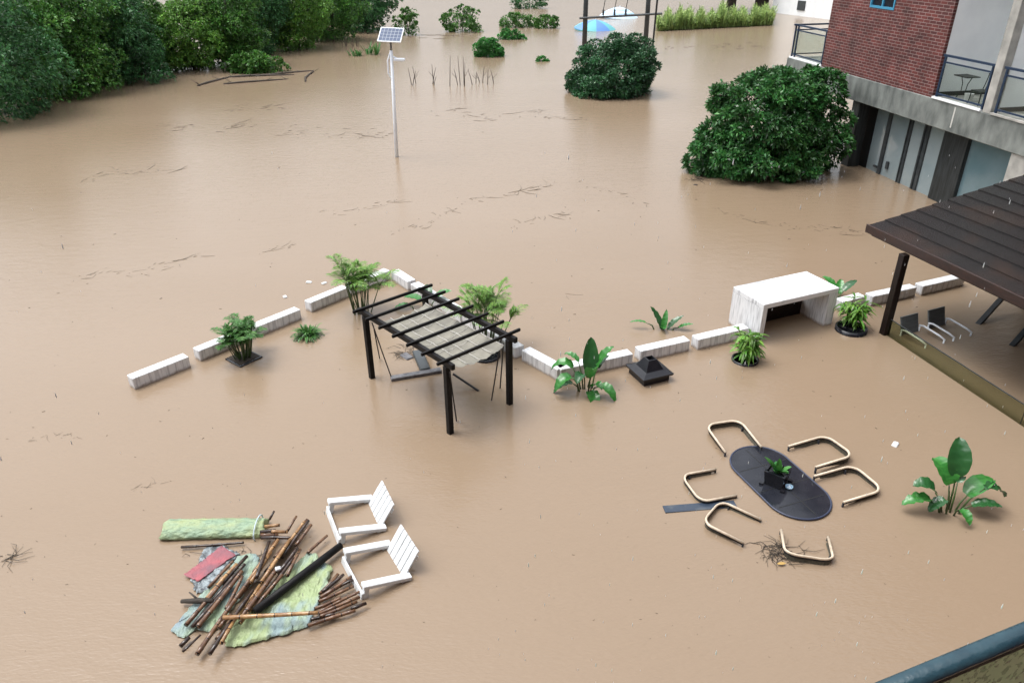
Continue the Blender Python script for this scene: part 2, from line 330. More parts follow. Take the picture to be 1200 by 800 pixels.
def glass_mat(name, col, rough=.02, alpha=.75, bump=0):
    """thin pane: straight-through tinted light mixed with a mirror by angle"""
    m = bpy.data.materials.new(name); m.use_nodes = True; N = m.node_tree.nodes; L = m.node_tree.links; N.remove(N['Principled BSDF'])
    t = N.new('ShaderNodeBsdfTransparent'); t.inputs[0].default_value = (*col, 1); g = N.new('ShaderNodeBsdfGlossy'); g.inputs['Roughness'].default_value = rough
    d = N.new('ShaderNodeBsdfDiffuse'); d.inputs[0].default_value = (col[0] * .15, col[1] * .15, col[2] * .12, 1)
    lw = N.new('ShaderNodeLayerWeight'); pw = N.new('ShaderNodeMath'); pw.operation = 'POWER'; pw.inputs[1].default_value = 4; L.new(lw.outputs['Facing'], pw.inputs[0])
    f = N.new('ShaderNodeMath'); f.operation = 'MULTIPLY_ADD'; f.inputs[1].default_value = .7; f.inputs[2].default_value = .03; L.new(pw.outputs[0], f.inputs[0])
    a1 = N.new('ShaderNodeMixShader'); a1.inputs[0].default_value = 1 - alpha; L.new(t.outputs[0], a1.inputs[1]); L.new(d.outputs[0], a1.inputs[2])
    a2 = N.new('ShaderNodeMixShader'); L.new(f.outputs[0], a2.inputs[0]); L.new(a1.outputs[0], a2.inputs[1]); L.new(g.outputs[0], a2.inputs[2])
    L.new(a2.outputs[0], N['Material Output'].inputs[0])
    if bump:
        nz = N.new('ShaderNodeTexNoise'); nz.inputs['Scale'].default_value = 60; tc = N.new('ShaderNodeTexCoord'); L.new(tc.outputs['Object'], nz.inputs[0])
        rp = N.new('ShaderNodeValToRGB'); rp.color_ramp.elements[0].position = .36; rp.color_ramp.elements[1].position = .46
        rp.color_ramp.elements[0].color = (.01, .05, .045, 1); rp.color_ramp.elements[1].color = (col[0] * .78, col[1] * .98, col[2] * .74, 1)
        L.new(nz.outputs[0], rp.inputs[0]); L.new(rp.outputs[0], d.inputs[0])
    return m
M['glass'] = glass_mat('clear_pane', (.93, .96, .94), alpha=.97)
M['glass_fence'] = glass_mat('grey_green_fence_glass', (.66, .68, .56), alpha=.985)
M['glass_near'] = glass_mat('wet_green_glass', (.68, .82, .66), .1, alpha=.3, bump=1)
M['door_glass'] = mat('pale_reflecting_door_glass', (.24, .31, .335), .06, (.31, .37, .385), .8, spec=.7, coat=.4)

M['door_blue'] = mat('blue_grey_door_glass', (.13, .21, .24), .06, (.18, .26, .29), .8, spec=.7, coat=.4)
# ------------------------------------------------------------------ flood water
def water_mat():
    m = bpy.data.materials.new('muddy_flood_water'); m.use_nodes = True; N = m.node_tree.nodes; L = m.node_tree.links; p = N['Principled BSDF']
    p.inputs['Roughness'].default_value = .16; p.inputs['IOR'].default_value = 1.45
    tc = N.new('ShaderNodeTexCoord')
    n1 = N.new('ShaderNodeTexNoise'); n1.inputs['Scale'].default_value = .07; n1.inputs['Detail'].default_value = 5
    mp = N.new('ShaderNodeMapping'); mp.inputs['Scale'].default_value = (.6, 1.6, 1); mp.inputs['Rotation'].default_value = (0, 0, R(-8))
    L.new(tc.outputs['Object'], mp.inputs[0]); L.new(mp.outputs[0], n1.inputs['Vector'])
    rp = N.new('ShaderNodeValToRGB'); rp.color_ramp.elements[0].position = .3; rp.color_ramp.elements[1].position = .7
    rp.color_ramp.elements[0].color = (.226, .166, .111, 1); rp.color_ramp.elements[1].color = (.250, .188, .131, 1)
    L.new(n1.outputs[0], rp.inputs[0]); L.new(rp.outputs[0], p.inputs['Base Color'])
    gp = N.new('ShaderNodeVectorMath'); gp.operation = 'DISTANCE'; gp.inputs[1].default_value = (15.2, 28.0, 0); L.new(tc.outputs['Object'], gp.inputs[0])
    gm = N.new('ShaderNodeMapRange'); gm.interpolation_type = 'SMOOTHSTEP'; gm.inputs[1].default_value = 3.2; gm.inputs[2].default_value = 7.5; gm.inputs[3].default_value = .02; gm.inputs[4].default_value = .16; L.new(gp.outputs['Value'], gm.inputs[0]); L.new(gm.outputs[0], p.inputs['Roughness'])
    # current ripples (stretched) + fine rain-pocked grain
    m2 = N.new('ShaderNodeMapping'); m2.inputs['Scale'].default_value = (.8, 2.0, 1); m2.inputs['Rotation'].default_value = (0, 0, R(-14)); L.new(tc.outputs['Object'], m2.inputs[0])
    na = N.new('ShaderNodeTexNoise'); na.inputs['Scale'].default_value = 2.2; na.inputs['Detail'].default_value = 3; L.new(m2.outputs[0], na.inputs['Vector'])
    nb = N.new('ShaderNodeTexNoise'); nb.inputs['Scale'].default_value = 12; nb.inputs['Detail'].default_value = 2; L.new(m2.outputs[0], nb.inputs['Vector'])
    ba = N.new('ShaderNodeBump'); ba.inputs['Strength'].default_value = .20; ba.inputs['Distance'].default_value = .05; L.new(na.outputs[0], ba.inputs['Height'])
    bb = N.new('ShaderNodeBump'); bb.inputs['Strength'].default_value = .55; bb.inputs['Distance'].default_value = .012; L.new(nb.outputs[0], bb.inputs['Height'])
    L.new(ba.outputs[0], bb.inputs['Normal']); L.new(bb.outputs[0], p.inputs['Normal']); return m
M['water'] = water_mat()
g = MB(); n = 24
g.add([(-1500 + 3000 * i / n, -200 + 1800 * j / n, 0) for j in range(n + 1) for i in range(n + 1)], [(j * (n + 1) + i, j * (n + 1) + i + 1, (j + 1) * (n + 1) + i + 1, (j + 1) * (n + 1) + i) for j in range(n) for i in range(n)])
tag(g.build('water', M['water']), kind='structure')

# ------------------------------------------------------------------ brick building
A0 = Vector((13.59, 32.14, 0)); dv = Vector((.178074, -.984017, 0)); nv = Vector((.984017, .178074, 0))
bld = thing('brick_building', 'red brick apartment house on a concrete slab above flooded glass doors', 'building', A0, math.atan2(dv.y, dv.x))
def BX(name, m, s0, s1, t0, t1, z0, z1, parent=bld, b=0): 
    q = MB(); (q.bbox(s0, s1, t0, t1, z0, z1, b) if b else q.box(s0, s1, t0, t1, z0, z1)); return q.build(name, m, parent)
BX('floor_slab', M['concrete'], -4.5, 30, 0, 9, 2.6, 3.5, b=.02)
BX('shading_wing', M['brick'], 30.9, 41, -46, 9, -.8, 16)  # unseen wing, added to block sky and shade the right-hand water
BX('balcony_floor', M['concrete_light'], 5.46, 7.86, .16, 2.99, 3.501, 3.53); BX('balcony_floor', M['concrete_light'], 8.21, 10.49, .32, 2.99, 3.501, 3.53)
bw = MB(); bw.box(-1.65, .93, .03, .15, 3.5, 16); bw.box(2.4, 5.45, .03, .15, 3.5, 16); bw.box(.93, 2.4, .03, .15, 3.5, 6.02); bw.box(.93, 2.4, .03, .15, 7.3, 16)
bw.box(-1.65, -1.5, .15, 9, 3.5, 16); bw.box(10.7, 30, .03, .15, 3.5, 16); bw.box(-1.65, 30, 8.7, 9, 3.5, 16); bw.box(5.45, 10.7, .03, .15, 10.3, 16)  # long out-of-view run and upper storeys added to shade the water
bw.build('brick_wall', M['brick'], bld)
BX('roof', M['concrete'], -1.9, 30.2, -.3, 9.2, 16, 16.3)
BX('upper_slab', M['concrete'], 5.46, 10.69, .0, 3.2, 10, 10.295)
for s0, s1 in ((5.15, 5.445), (8.0, 8.195), (10.5, 10.7)):
    BX('recess_wall', M['plaster'], s0, s1, .152 if s0 < 6 else .31, 3, 3.5, 9.99)
BX('skirting', M['black'], 5.445, 5.46, .16, 2.99, 3.5, 3.68); BX('skirting', M['black'], 8.195, 8.21, .32, 2.99, 3.5, 3.68)
BX('recess_wall', M['plaster'], 5.445, 8.0, 3, 3.15, 3.5, 9.99); BX('recess_wall', M['plaster'], 8.2, 10.5, 3, 3.15, 3.5, 9.99)
BX('pilaster', M['concrete_light'], 7.87, 8.2, 0.012, .3, 3.5, 9.99, b=.012)
BX('dark_joint', M['black'], 7.78, 7.866, .1, .22, 3.5, 9.99)
BX('balcony_ledge', M['plaster'], 5.5, 7.8, -.03, .15, 3.5, 3.56); BX('balcony_ledge', M['concrete_light'], 8.25, 10.45, -.03, .5, 3.5, 3.56)
BX('balcony_ledge', M['plaster'], -4.4, -1.68, .02, .2, 3.5, 3.56)
def railing(pts):
    """posts at the given plan points, rails between, a pane in each bay"""
    q = MB()
    for x, y in pts: q.box(x - .03, x + .03, y - .03, y + .03, 3.56, 4.86)
    for (x0, y0), (x1, y1) in zip(pts, pts[1:]):
        v = Vector((x1 - x0, y1 - y0, 0)); Mx = Matrix.Translation((x0, y0, 0)) @ Matrix.Rotation(math.atan2(v.y, v.x), 4, 'Z')
        q.box(-.1, v.length + .1, -.04, .04, 4.863, 4.93, Mx); q.box(.031, v.length - .031, -.02, .02, 4.66, 4.71, Mx); q.box(.031, v.length - .031, -.02, .02, 3.64, 3.69, Mx)
    r = q.build('balcony_railing', M['navy'], bld)
    for (x0, y0), (x1, y1) in zip(pts, pts[1:]):
        v = Vector((x1 - x0, y1 - y0, 0)); Mx = Matrix.Translation((x0, y0, 0)) @ Matrix.Rotation(math.atan2(v.y, v.x), 4, 'Z')
        g_ = MB(); g_.box(.035, v.length - .035, -.005, .005, 3.70, 4.65, Mx); g_.build('glass_panel', M['glass'], r)
    return r
railing([(5.62, .06), (7.78, .06)]); railing([(8.36, .06), (10.45, .06)])
railing([(-1.75, .08), (-4.05, .08), (-4.28, .08), (-4.28, 2.2), (-1.75, 2.2)])
wn = MB(); wn.box(.93, 2.4, .0, .14, 6.022, 6.1); wn.box(.93, 1.0, .0, .14, 6.1, 7.298); wn.box(2.33, 2.4, .0, .14, 6.1, 7.298); wn.box(1.63, 1.70, .01, .13, 6.1, 7.298); wn.box(1.0, 1.63, .0, .14, 7.22, 7.298); wn.box(1.70, 2.33, 0, .14, 7.22, 7.298)
wf = wn.build('window', mat('bright_blue_frame', (.05, .26, .42), .4), bld); q = MB(); q.box(1.0, 2.33, .07, .08, 6.1, 7.22); q.build('pane', M['tableglass'], wf)
# flooded ground floor
BX('column', M['darkcol'], .93, 1.42, .12, .62, -.8, 2.598, b=.015)
BX('dark_panel', M['black'], 1.1, 1.74, .72, .85, -.8, 2.598)
for s0, s1 in ((1.745, 2.52), (2.72, 3.75), (3.97, 4.62), (4.93, 5.72), (6.97, 9.35)):
    gd = BX('glass_door', M['door_glass'] if s0 < 6 else M['door_blue'], s0, s1, .76, .80, -.8, 2.597)
for s0, s1 in ((2.523, 2.717), (3.753, 3.80), (3.86, 3.967), (4.623, 4.70), (4.78, 4.927), (5.722, 5.77)):
    BX('door_frame', M['darkframe'], s0, s1, .70, .84, -.8, 2.597)
BX('gap_strip', M['door_glass'], 3.803, 3.857, .77, .80, -.8, 2.597); BX('gap_strip', M['door_glass'], 4.703, 4.777, .77, .80, -.8, 2.597)
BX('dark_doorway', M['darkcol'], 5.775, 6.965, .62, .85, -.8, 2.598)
BX('wall_box', M['darkframe'], 2.98, 3.12, .70, .758, .32, .60)
BX('door_handle', M['darkframe'], 2.26, 2.5, .68, .758, .2, .27)
BX('white_pier', M['concrete_light'], 9.45, 11.5, .05, .9, -.8, 2.597)
BX('back_wall', M['plaster'], -4, 30, 8.5, 8.8, -.8, 2.597)
BX('added_dark_wall', M['darkframe'], 11.51, 30, .6, .8, -.8, 2.597)  # unseen wall added to block light and darken the water under the pavilion
BX('inner_wall', M['plaster'], 1.8, 11.5, 1.4, 1.5, -.8, 2.597)
BX('stain', mat('drip_stain', (.5, .5, .47), .8), 6.68, 6.74, -.003, .01, 2.75, 3.42)
# chair and bucket standing in the recess
def bl(s, t, z): return A0 + dv * s + nv * t + Vector((0, 0, z))
rc = thing('balcony_chair', 'dark chair with curved legs behind the balcony glass', 'chair', bl(6.95, .62, 3.5), math.atan2(dv.y, dv.x))
q = MB(); q.bbox(-.25, .25, -.22, .22, .42, .47, .012); q.build('seat', M['black'], rc)
q = MB(); [q.tube([(x, .2, .45), (x, .26, .7), (x, .3, .95)], .014, 6) for x in (-.22, -.11, 0, .11, .22)]; q.tube([(-.24, .3, .95), (0, .33, .99), (.24, .3, .95)], .018, 6); q.build('backrest', M['black'], rc)
for x, y in ((-.22, -.2), (.22, -.2), (-.22, .2), (.22, .2)):
    q = MB(); q.tube([(x, y, .43), (x * 1.02, y * 1.02, .2), (x * 1.15, y * 1.15, 0)], .016, 6); q.build('leg', M['black'], rc)
rt_ = thing('side_table', 'small dark table with bowed legs beside the balcony chair', 'table', bl(6.15, .6, 3.5), math.atan2(dv.y, dv.x))
q = MB(); q.box(-.32, .32, -.25, .25, .78, .81); q.build('tabletop', M['black'], rt_)
for sx in (-1, 1):
    q = MB(); q.tube([(.05 * sx + .2 * sx, 0, .78), (.12 * sx, 0, .55), (.1 * sx, 0, .3), (.3 * sx, 0, 0)], .014, 6); q.build('leg', M['black'], rt_)
q = MB(); q.lathe([(.11, 0), (.14, .3), (.15, .3), (.13, .28)], n=16); o = q.build('bucket', mat('white_plastic', (.7, .7, .7), .4), None, True); o.location = bl(6.52, .55, 3.5)
tag(o, 'white bucket on the balcony floor between table and chair', 'bucket')

# ------------------------------------------------------------------ far white building, distant trunks, H-frame pole
wb = thing('white_building', 'plain white far house at the flood edge behind the corner balcony', 'building', W(904, 15), math.atan2(-6, 2.5))
q = MB(); q.box(0, 14, 0, 9, -.8, 7); q.build('wall', M['plaster'], wb)
q = MB(); q.box(-.3, 14.3, -.3, 9.3, 7, 7.3); q.build('roof', M['concrete'], wb)
q = MB(); q.box(4.3, 5.5, -.1, -.002, .6, 1.6); q.build('meter_box', M['darkframe'], wb)
def hframe():
    p1, p2, p3 = W(684.5, 62), W(755.5, 62), W(763, 73)
    o = thing('utility_pole', 'dark H-frame power pole with crossbar behind the round tree', 'utility pole', (p1 + p2) / 2)
    c = (p1 + p2) / 2
    for p in (p1, p2):
        q = MB(); l = p - c; q.tube([l - Vector((0, 0, .8)), l + Vector((0, 0, 4)), l + Vector((0, 0, 10))], [.21, .19, .16], 10); q.build('pole', M['darkframe'], o, True)
    a_, b_ = p1 - c, p2 - c; ax = (b_ - a_).normalized(); zc = 2.62
    q = MB(); q.tube([a_ - ax * .5 + Vector((0, -.3, zc)), b_ + ax * 1.1 + Vector((0, -.3, zc + .32))], .09, 6); q.build('crossbar', M['darkframe'], o)
    for f in (.28, .46, .64):
        s = a_.lerp(b_, f) + Vector((0, -.3, zc + .18 + .1 * f)); q = MB(); q.lathe([(.05, 0), (.1, .06), (.06, .14), (.1, .2), (.06, .28), (.1, .34), (.04, .42)], s, 10); q.build('insulator', M['black'], o)
        q = MB(); q.tube([s + Vector((0, 0, .42)), s + Vector((.1, 0, 1.1)), s + Vector((.5, 0, 2.2)), s + Vector((.3, .1, 6))], .03, 5); q.build('wire', M['black'], o)
    q = MB(); l = p3 - c; q.tube([l, l + Vector((.1, 0, 4)), l + Vector((.15, 0, 9.5))], .07, 6); q.build('conduit', M['black'], o)
hframe()
def far_tree(px, py, r, h, label, seed):
    rng = np.random.default_rng(seed); f = W(px, py)
    o = thing('broadleaf_tree', label, 'tree', f); q = MB()
    for k in range(3):
        dx = rng.uniform(-1, 1); q.tube([(dx * .7, rng.uniform(-.4, .4), -.8), (dx, 0, 2.2), (dx * 1.6, 0, 4.6)], [r, r * .8, r * .5], 8)
    q.build('trunk', M['bark'], o, True)
    L = make_lobes((0, 0), 3.4, 3.4, h, 3.2, 8, rng); P, Nn, T = crown_points(L, 900, rng, 3.0)
    quads('crown', rosettes(P, Nn, 4, .5, .4, rng=rng), M['leaf_bank'], o, tone=np.tile(T, 4))
far_tree(851, 13, .42, 6, 'far tree with thick dark trunks behind the reeds, left of two', 31)
far_tree(893, 13, .46, 6, 'far tree with thick dark trunks beside the white house', 32)

# ------------------------------------------------------------------ trees and shrubs
def foliage_thing(name, label, cat, foot, rx, ry, h, n, k, L, w, m, seed, z0=-.3, nl=9, group=None, lobes=None, r=.5, trunk=.12, spread=1.1, zmin=.02, sub=1.0, per=16, fill=.5):
    rng = np.random.default_rng(seed); o = thing(name, label, cat, foot, 0, group)
    lb = lobes or make_lobes((0, 0), rx, ry, h, z0, nl, rng, r)
    q = MB(); limbs(q, (0, 0, -.8), (rng.uniform(-.2, .2), rng.uniform(-.2, .2), z0 + h * .75), trunk, lb, rng); q.build('trunk', M['bark'], o, True)
    P, Nn, T = crown_points(lb, n, rng, zmin, sub, per, fill); quads('crown', rosettes(P, Nn, k, L, w, rng=rng, spread=spread), m, o, tone=np.tile(T, k))
    return o
f = W(723, 115); foliage_thing('round_tree', 'dense dark round tree standing in the flood before the power pole', 'tree', f + Vector((0, 1.6, 0)), 2.75, 2.6, 4.25, 7600, 5, .17, .42, M['leaf_dark'], 11, z0=-.9, nl=16, r=.46, per=34)
f = W(906, 209); big = [tuple(.84 * x for x in l) for l in [(0, .3, 1.9, 2.5, 2.5, 2.3), (-2.1, -.6, .9, 1.35, 1.5, 1.35), (-1.2, -.3, 2.4, 1.5, 1.6, 1.3), (.6, .2, 3.3, 1.6, 1.6, 1.15), (1.9, .3, 2.3, 1.35, 1.5, 1.5), (-1.0, 0, 3.2, 1.5, 1.4, 1.15), (.2, .1, 3.6, 1.4, 1.3, 1.0), (1.2, -1.0, 1.1, 1.6, 1.5, 1.3), (-.6, -1.3, .7, 1.6, 1.4, 1.2), (1.7, .5, 3.7, .9, 1.0, .8), (-2.7, -.2, .45, .75, 1.0, .75), (.1, -1.2, 2.1, 1.3, 1.2, 1.1), (2.4, -.2, 1.3, .8, 1, 1.0)]]
foliage_thing('bushy_tree', 'large glossy green bush in front of the brick house corner', 'tree', f + Vector((0, 1.3, 0)), 3, 3, 4, 7600, 7, .185, .40, M['leaf_mid'], 12, lobes=big, trunk=.18, spread=1.35, sub=1.05, per=46, fill=.35)
bank = [  # px, py of the foot, half width m, height m, leaf material, label, base z
    (-40, 150, 4.2, 7.5, 'leaf_bank_cool', 'cool green bank tree cut by the left edge of the photo'),
    (22, 122, 3.8, 7.2, 'leaf_bank', 'broad leafy bank tree nearest the left edge, hanging to the water'),
    (78, 112, 3.6, 7.6, 'leaf_bank', 'tall bank tree second from the left, hanging to the water'),
    (128, 102, 3.2, 7.0, 'leaf_bank_cool', 'dark bank tree in the middle of the left thicket'),
    (156, 90, 2.5, 5.0, 'leaf_bank', 'low bank tree left of the pale gap in the thicket'),
    (218, 84, 2.9, 4.9, 'leaf_bank_light', 'lighter yellow green bank tree under the pale gap'),
    (268, 80, 2.6, 6.4, 'leaf_bank', 'bank tree right of the pale gap in the thicket'),
    (300, 66, 2.9, 8.0, 'leaf_bank_cool', 'tall bluish bank tree with hanging foliage above the floating branches'),
    (345, 60, 3.0, 7.0, 'leaf_bank_light', 'lighter leafy bank tree right of the bluish tree'),
    (385, 50, 3.2, 7.5, 'leaf_bank', 'dark bank tree second from the right end of the thicket'),
    (425, 38, 3.3, 7.2, 'leaf_bank_cool', 'dark bank tree at the right end, behind the solar lamp')]
for i, (px, py, r, h, m, lab) in enumerate(bank):
    foliage_thing('bank_tree', lab, 'tree', W(px, py) + Vector((0, r * .55, 0)), r, r * .9, h, 4200, 5, .20, .44, M[m], 40 + i, z0=.15 if i in (4, 5, 6) else -.2, nl=11, group='trees along the left bank', r=.46, trunk=.16, zmin=.12)
back = [(60, 60, 4, 9, 'cool green tree behind the leftmost bank trees'), (92, 52, 3.4, 8, 'tree rising behind the dark middle bank tree'), (300, 40, 3.2, 7.5, 'tree behind, right of the pale gap'), (330, 30, 4.2, 8.5, 'tree behind the tall bluish bank tree'), (-60, 70, 5, 10, 'tree behind, cut by the left edge of the photo'), (400, 22, 4.2, 8.0, 'tree behind the right end of the bank thicket')]
for i, (px, py, r, h, lab) in enumerate(back):
    foliage_thing('bank_tree', lab, 'tree', W(px, py), r, r, h, 1800, 5, .36, .42, M['leaf_bank_cool'], 60 + i, nl=9, group='trees along the left bank', trunk=.2)
foliage_thing('bank_bush', 'low dark bush above the floating branches on the left bank', 'bush', W(296, 84), 1.9, 1.3, 1.7, 900, 5, .24, .42, M['leaf_bank'], 70, nl=7)
small = [(541, 37, 2.6, 1.6, 2.6, 'leaf_bank', 700, 'loose leafy bush alone in the far water right of the thicket'),
         (478, 41, 1.7, 1.2, 2.7, 'leaf_bank', 420, 'thin leafy bush on bare stems beside the solar panel'),
         (605, 32, 2.2, 1.3, 1.7, 'leaf_bank', 480, 'left bush of the low pair in the far water'),
         (640, 33, 1.9, 1.2, 1.4, 'leaf_bank', 380, 'right bush of the low pair in the far water'),
         (620, 10, 3.0, 1.8, 1.9, 'leaf_bank_cool', 500, 'farthest bush at the top edge behind the low pair'),
         (572, 66, 1.45, 1.1, 1.5, 'leaf_vine', 700, 'vivid green vine mound in the far water'),
         (600, 46, 1.4, .9, 1.0, 'leaf_vine', 420, 'vivid green smaller vine mound behind the larger one'),
         (634, 72, .55, .4, .5, 'leaf_vine', 80, 'tiny green tuft left of the round tree')]
for i, (px, py, rx, ry, h, m, n_, lab) in enumerate(small):
    foliage_thing('bush', lab, 'bush', W(px, py), rx, ry, h, int(n_ * 1.9), 5, .16 if i < 5 else .14, .5, M[m], 80 + i, z0=-.15, nl=8, trunk=.06, r=.36, fill=.35 if i < 5 else .5, per=24)
# reeds
def reeds():
    rng = np.random.default_rng(5); n_ = 5200
    px = 770 + 135 * rng.random(n_); low = 37 - (px - 770) / 135 * 7; py = low - rng.random(n_) ** 1.3 * 9
    P = np.array([W(a_, b_) for a_, b_ in zip(px, py)])
    cl = .55 + .45 * np.sin(px * .21) * np.sin(px * .083 + 1)
    hh = rng.uniform(.5, 1.6, n_) * (.45 + .75 * cl + .35 * np.sin(px * .5)); an = rng.uniform(0, 6.28, n_); ln = rng.uniform(.05, .45, n_)[:, None]
    d = np.stack([np.cos(an), np.sin(an), np.zeros(n_)], 1); sd_ = np.stack([-np.sin(an), np.cos(an), np.zeros(n_)], 1) * .05
    up = np.array([0, 0, 1.]) * hh[:, None]
    mid = P + up * .6 + d * ln * .4; tip = P + up + d * ln * 1.4
    V = np.stack([P - sd_, mid - sd_ * 1.6, tip, mid + sd_ * 1.6], 1)
    lf = []
    for k in range(3):
        b = P + up * rng.uniform(.3, .95, n_)[:, None]; a2 = rng.uniform(0, 6.28, n_); e = np.stack([np.cos(a2), np.sin(a2), rng.uniform(-.2, .6, n_)], 1) * .38
        s2 = np.stack([-np.sin(a2), np.cos(a2), np.zeros(n_)], 1) * .06; lf.append(np.stack([b, b + e * .5 - s2, b + e, b + e * .5 + s2], 1))
    tag(quads('reeds', np.concatenate([V] + lf), M['reed']), 'pale green reed bed growing out of the far water', 'reeds', kind='stuff')
reeds()
def twig_plant(px, py, n_, h, lab, seed, name='dead_shrub', m='twig'):
    rng = random.Random(seed); q = MB()
    for k in range(n_):
        x, y = rng.uniform(-.9, .9), rng.uniform(-.5, .5); hh = h * rng.uniform(.5, 1.1); l = rng.uniform(-.35, .35)
        q.tube([(x, y, -.2), (x + l * .5, y, hh * .5), (x + l, y + rng.uniform(-.1, .1), hh)], [.028, .022, .01], 5)
        if rng.random() < .6: q.tube([(x + l * .4, y, hh * .4), (x + l * .4 + rng.choice((-.3, .3)), y, hh * .75)], [.018, .008], 4)
    o = q.build(name, M[m]); o.location = W(px, py); return tag(o, lab, 'dead shrub')
twig_plant(499, 99, 6, 1.1, 'sparse dead twigs in the water, left of three', 1); twig_plant(539, 101, 6, 1.7, 'tallest dead twigs standing in the far water', 2); twig_plant(566, 98, 5, 1.0, 'dead twigs in the water right of the tallest ones', 3)
twig_plant(410, 55, 9, 1.1, 'thin dead stems at the foot of the bank thicket', 4)
def reed_tuft(px, py, h, lab, seed):
    rng = random.Random(seed); q = MB()
    for k in range(26):
        an = rng.uniform(0, 6.28); q.leaf(Vector((rng.uniform(-.5, .5), rng.uniform(-.3, .3), -.05)), Vector((math.cos(an) * .5, math.sin(an) * .5, 1)), Vector((math.cos(an), math.sin(an), 0)), h * rng.uniform(.5, 1.2), .12, .25)
    o = q.build('water_grass', M['leaf_grass']); o.location = W(px, py); tag(o, lab, 'grass tuft')
reed_tuft(436, 64, 1.5, 'tuft of broad green grass left of the lamp pole top', 5); reed_tuft(417, 66, .9, 'smaller broad grass tuft at the edge of the bank thicket', 6)
# floating branches by the bank
for i, (a_, b_, r, lab) in enumerate([((232, 101), (272, 90), .09, 'dark floating branch pointing out from the bank, left end'), ((262, 99), (338, 93), .08, 'pale floating branch lying nearest the camera by the bank'), ((268, 91), (345, 88), .10, 'long dark floating branch against the bank bush'), ((300, 90), (368, 83), .08, 'dark floating branch reaching right from the bank bush'), ((358, 96), (367, 84), .07, 'short dark branch standing up at the right of the floating branches')]):
    p, e = W(*a_), W(*b_); q = MB(); c = (p + e) / 2; m_ = Vector((random.uniform(-.2, .2), random.uniform(-.2, .2), .05))
    q.tube([p - c, (p - c) * .4 + m_, (e - c) * .5 + m_ * .5, e - c], [r, r * .9, r * .8, r * .5], 7)
    for k in range(3): s = (p - c).lerp(e - c, random.random()); q.tube([s, s + Vector((random.uniform(-.7, .7), random.uniform(-.5, .5), random.uniform(.1, .5)))], [.03, .01], 4)
    o = q.build('floating_branch', M['twig'], None, True); o.location = c; tag(o, lab, 'branch', 'branches floating by the left bank')

# ------------------------------------------------------------------ parasols in the far water
def parasol(px, py, rad, hgt, tiltx, m1, m2, lab, stripes):
    o = thing('parasol', lab, 'parasol', W(px, py)); q = MB(); n_ = 32
    vs = [(0, 0, hgt)]; fs = []; mi = []
    for i in range(1, 7):
        t = i / 6
        for j in range(n_): vs.append((rad * t * math.cos(2 * math.pi * j / n_), rad * .8 * t * math.sin(2 * math.pi * j / n_), hgt * (1 - t ** 1.7) + (.0 if i < 6 else -.05)))
    for j in range(n_): q.f.append((0, 1 + j, 1 + (j + 1) % n_)); q.m.append((j // 4) % 2)
    for i in range(5):
        for j in range(n_):
            q.f.append((1 + i * n_ + j, 1 + (i + 1) * n_ + j, 1 + (i + 1) * n_ + (j + 1) % n_, 1 + i * n_ + (j + 1) % n_)); q.m.append((i % 2) if stripes else (j // 4) % 2)
    q.v = vs; q.build('canopy', [m1, m2], o, True)
    q = MB()
    for j in range(8): an = j * math.pi / 4; q.tube([(0, 0, hgt - .1), (rad * .95 * math.cos(an), rad * .76 * math.sin(an), -.02)], .02, 5)
    q.build('ribs', M['blackmetal'], o); q = MB(); q.tube([(0, 0, -2), (0, 0, hgt + .15)], .04, 8); q.build('pole', M['whitemetal'], o)
    q = MB(); q.lathe([(rad * .99, -.02), (rad * .99, -.16), (rad * .95, -.16)], n=32); v = q.build('valance', m2, o); v.scale = (1, .8, 1)
    for c in kids(o): c.location.z += .18
    o.rotation_euler = (R(tiltx), R(3), 0)
blu = mat('blue_canopy_cloth', (.10, .24, .55), .6); wht = mat('white_canopy_cloth', (.62, .74, .82), .6, (.5, .64, .74), 2); teal = mat('teal_canopy_cloth', (.12, .42, .45), .6)
lblu = mat('light_blue_stripe_cloth', (.34, .52, .68), .6); 
parasol(697, 35, 2.1, .75, 6, blu, teal, 'blue white and teal parasol canopy half sunk behind the left power pole', False)
parasol(725, 21, 2.2, .95, 4, wht, lblu, 'light blue striped parasol canopy half sunk between the power poles', True)

# ------------------------------------------------------------------ solar street lamp
def lamp():
    f = W(465, 184); o = thing('solar_street_lamp', 'white solar street lamp leaning slightly in the open flood water', 'street lamp', f, 0); o.rotation_euler = (0, R(1.6), 0)
    q = MB(); q.tube([(0, 0, -.8), (0, 0, 2), (0, 0, 4.4)], [.085, .075, .06], 14); q.build('pole', M['whitemetal'], o, True)
    q = MB(); q.tube([(0, 0, 4.4), (0, 0, 5.0)], .035, 8); q.build('panel_mount', M['darkframe'], o)
    q = MB(); q.tube([(-.02, -.02, 3.2), (-.17, 0, 3.5), (-.17, 0, 4.0), (-.03, 0, 4.35)], .03, 8); q.build('bracket', M['whitemetal'], o, True)
    q = MB(); q.bbox(.1, .55, -.16, .12, 4.0, 4.1, .02); q.tube([(0, 0, 4.18), (.2, 0, 4.1)], .035, 8); q.build('lamp_head', M['whitemetal'], o)
    Mp = Matrix.Translation((.02, 0, 5.0)) @ Matrix.Rotation(R(-12), 4, 'Z') @ Matrix.Rotation(R(42), 4, 'X')
    q = MB(); q.box(-.5, .5, -.36, .36, -.02, .015); s = q.build('solar_panel', M['whitemetal'], o); s.matrix_local = Mp
    q = MB(); q.box(-.465, .465, -.326, .326, .016, .024); q.build('cells', M['solar'], s)
lamp()

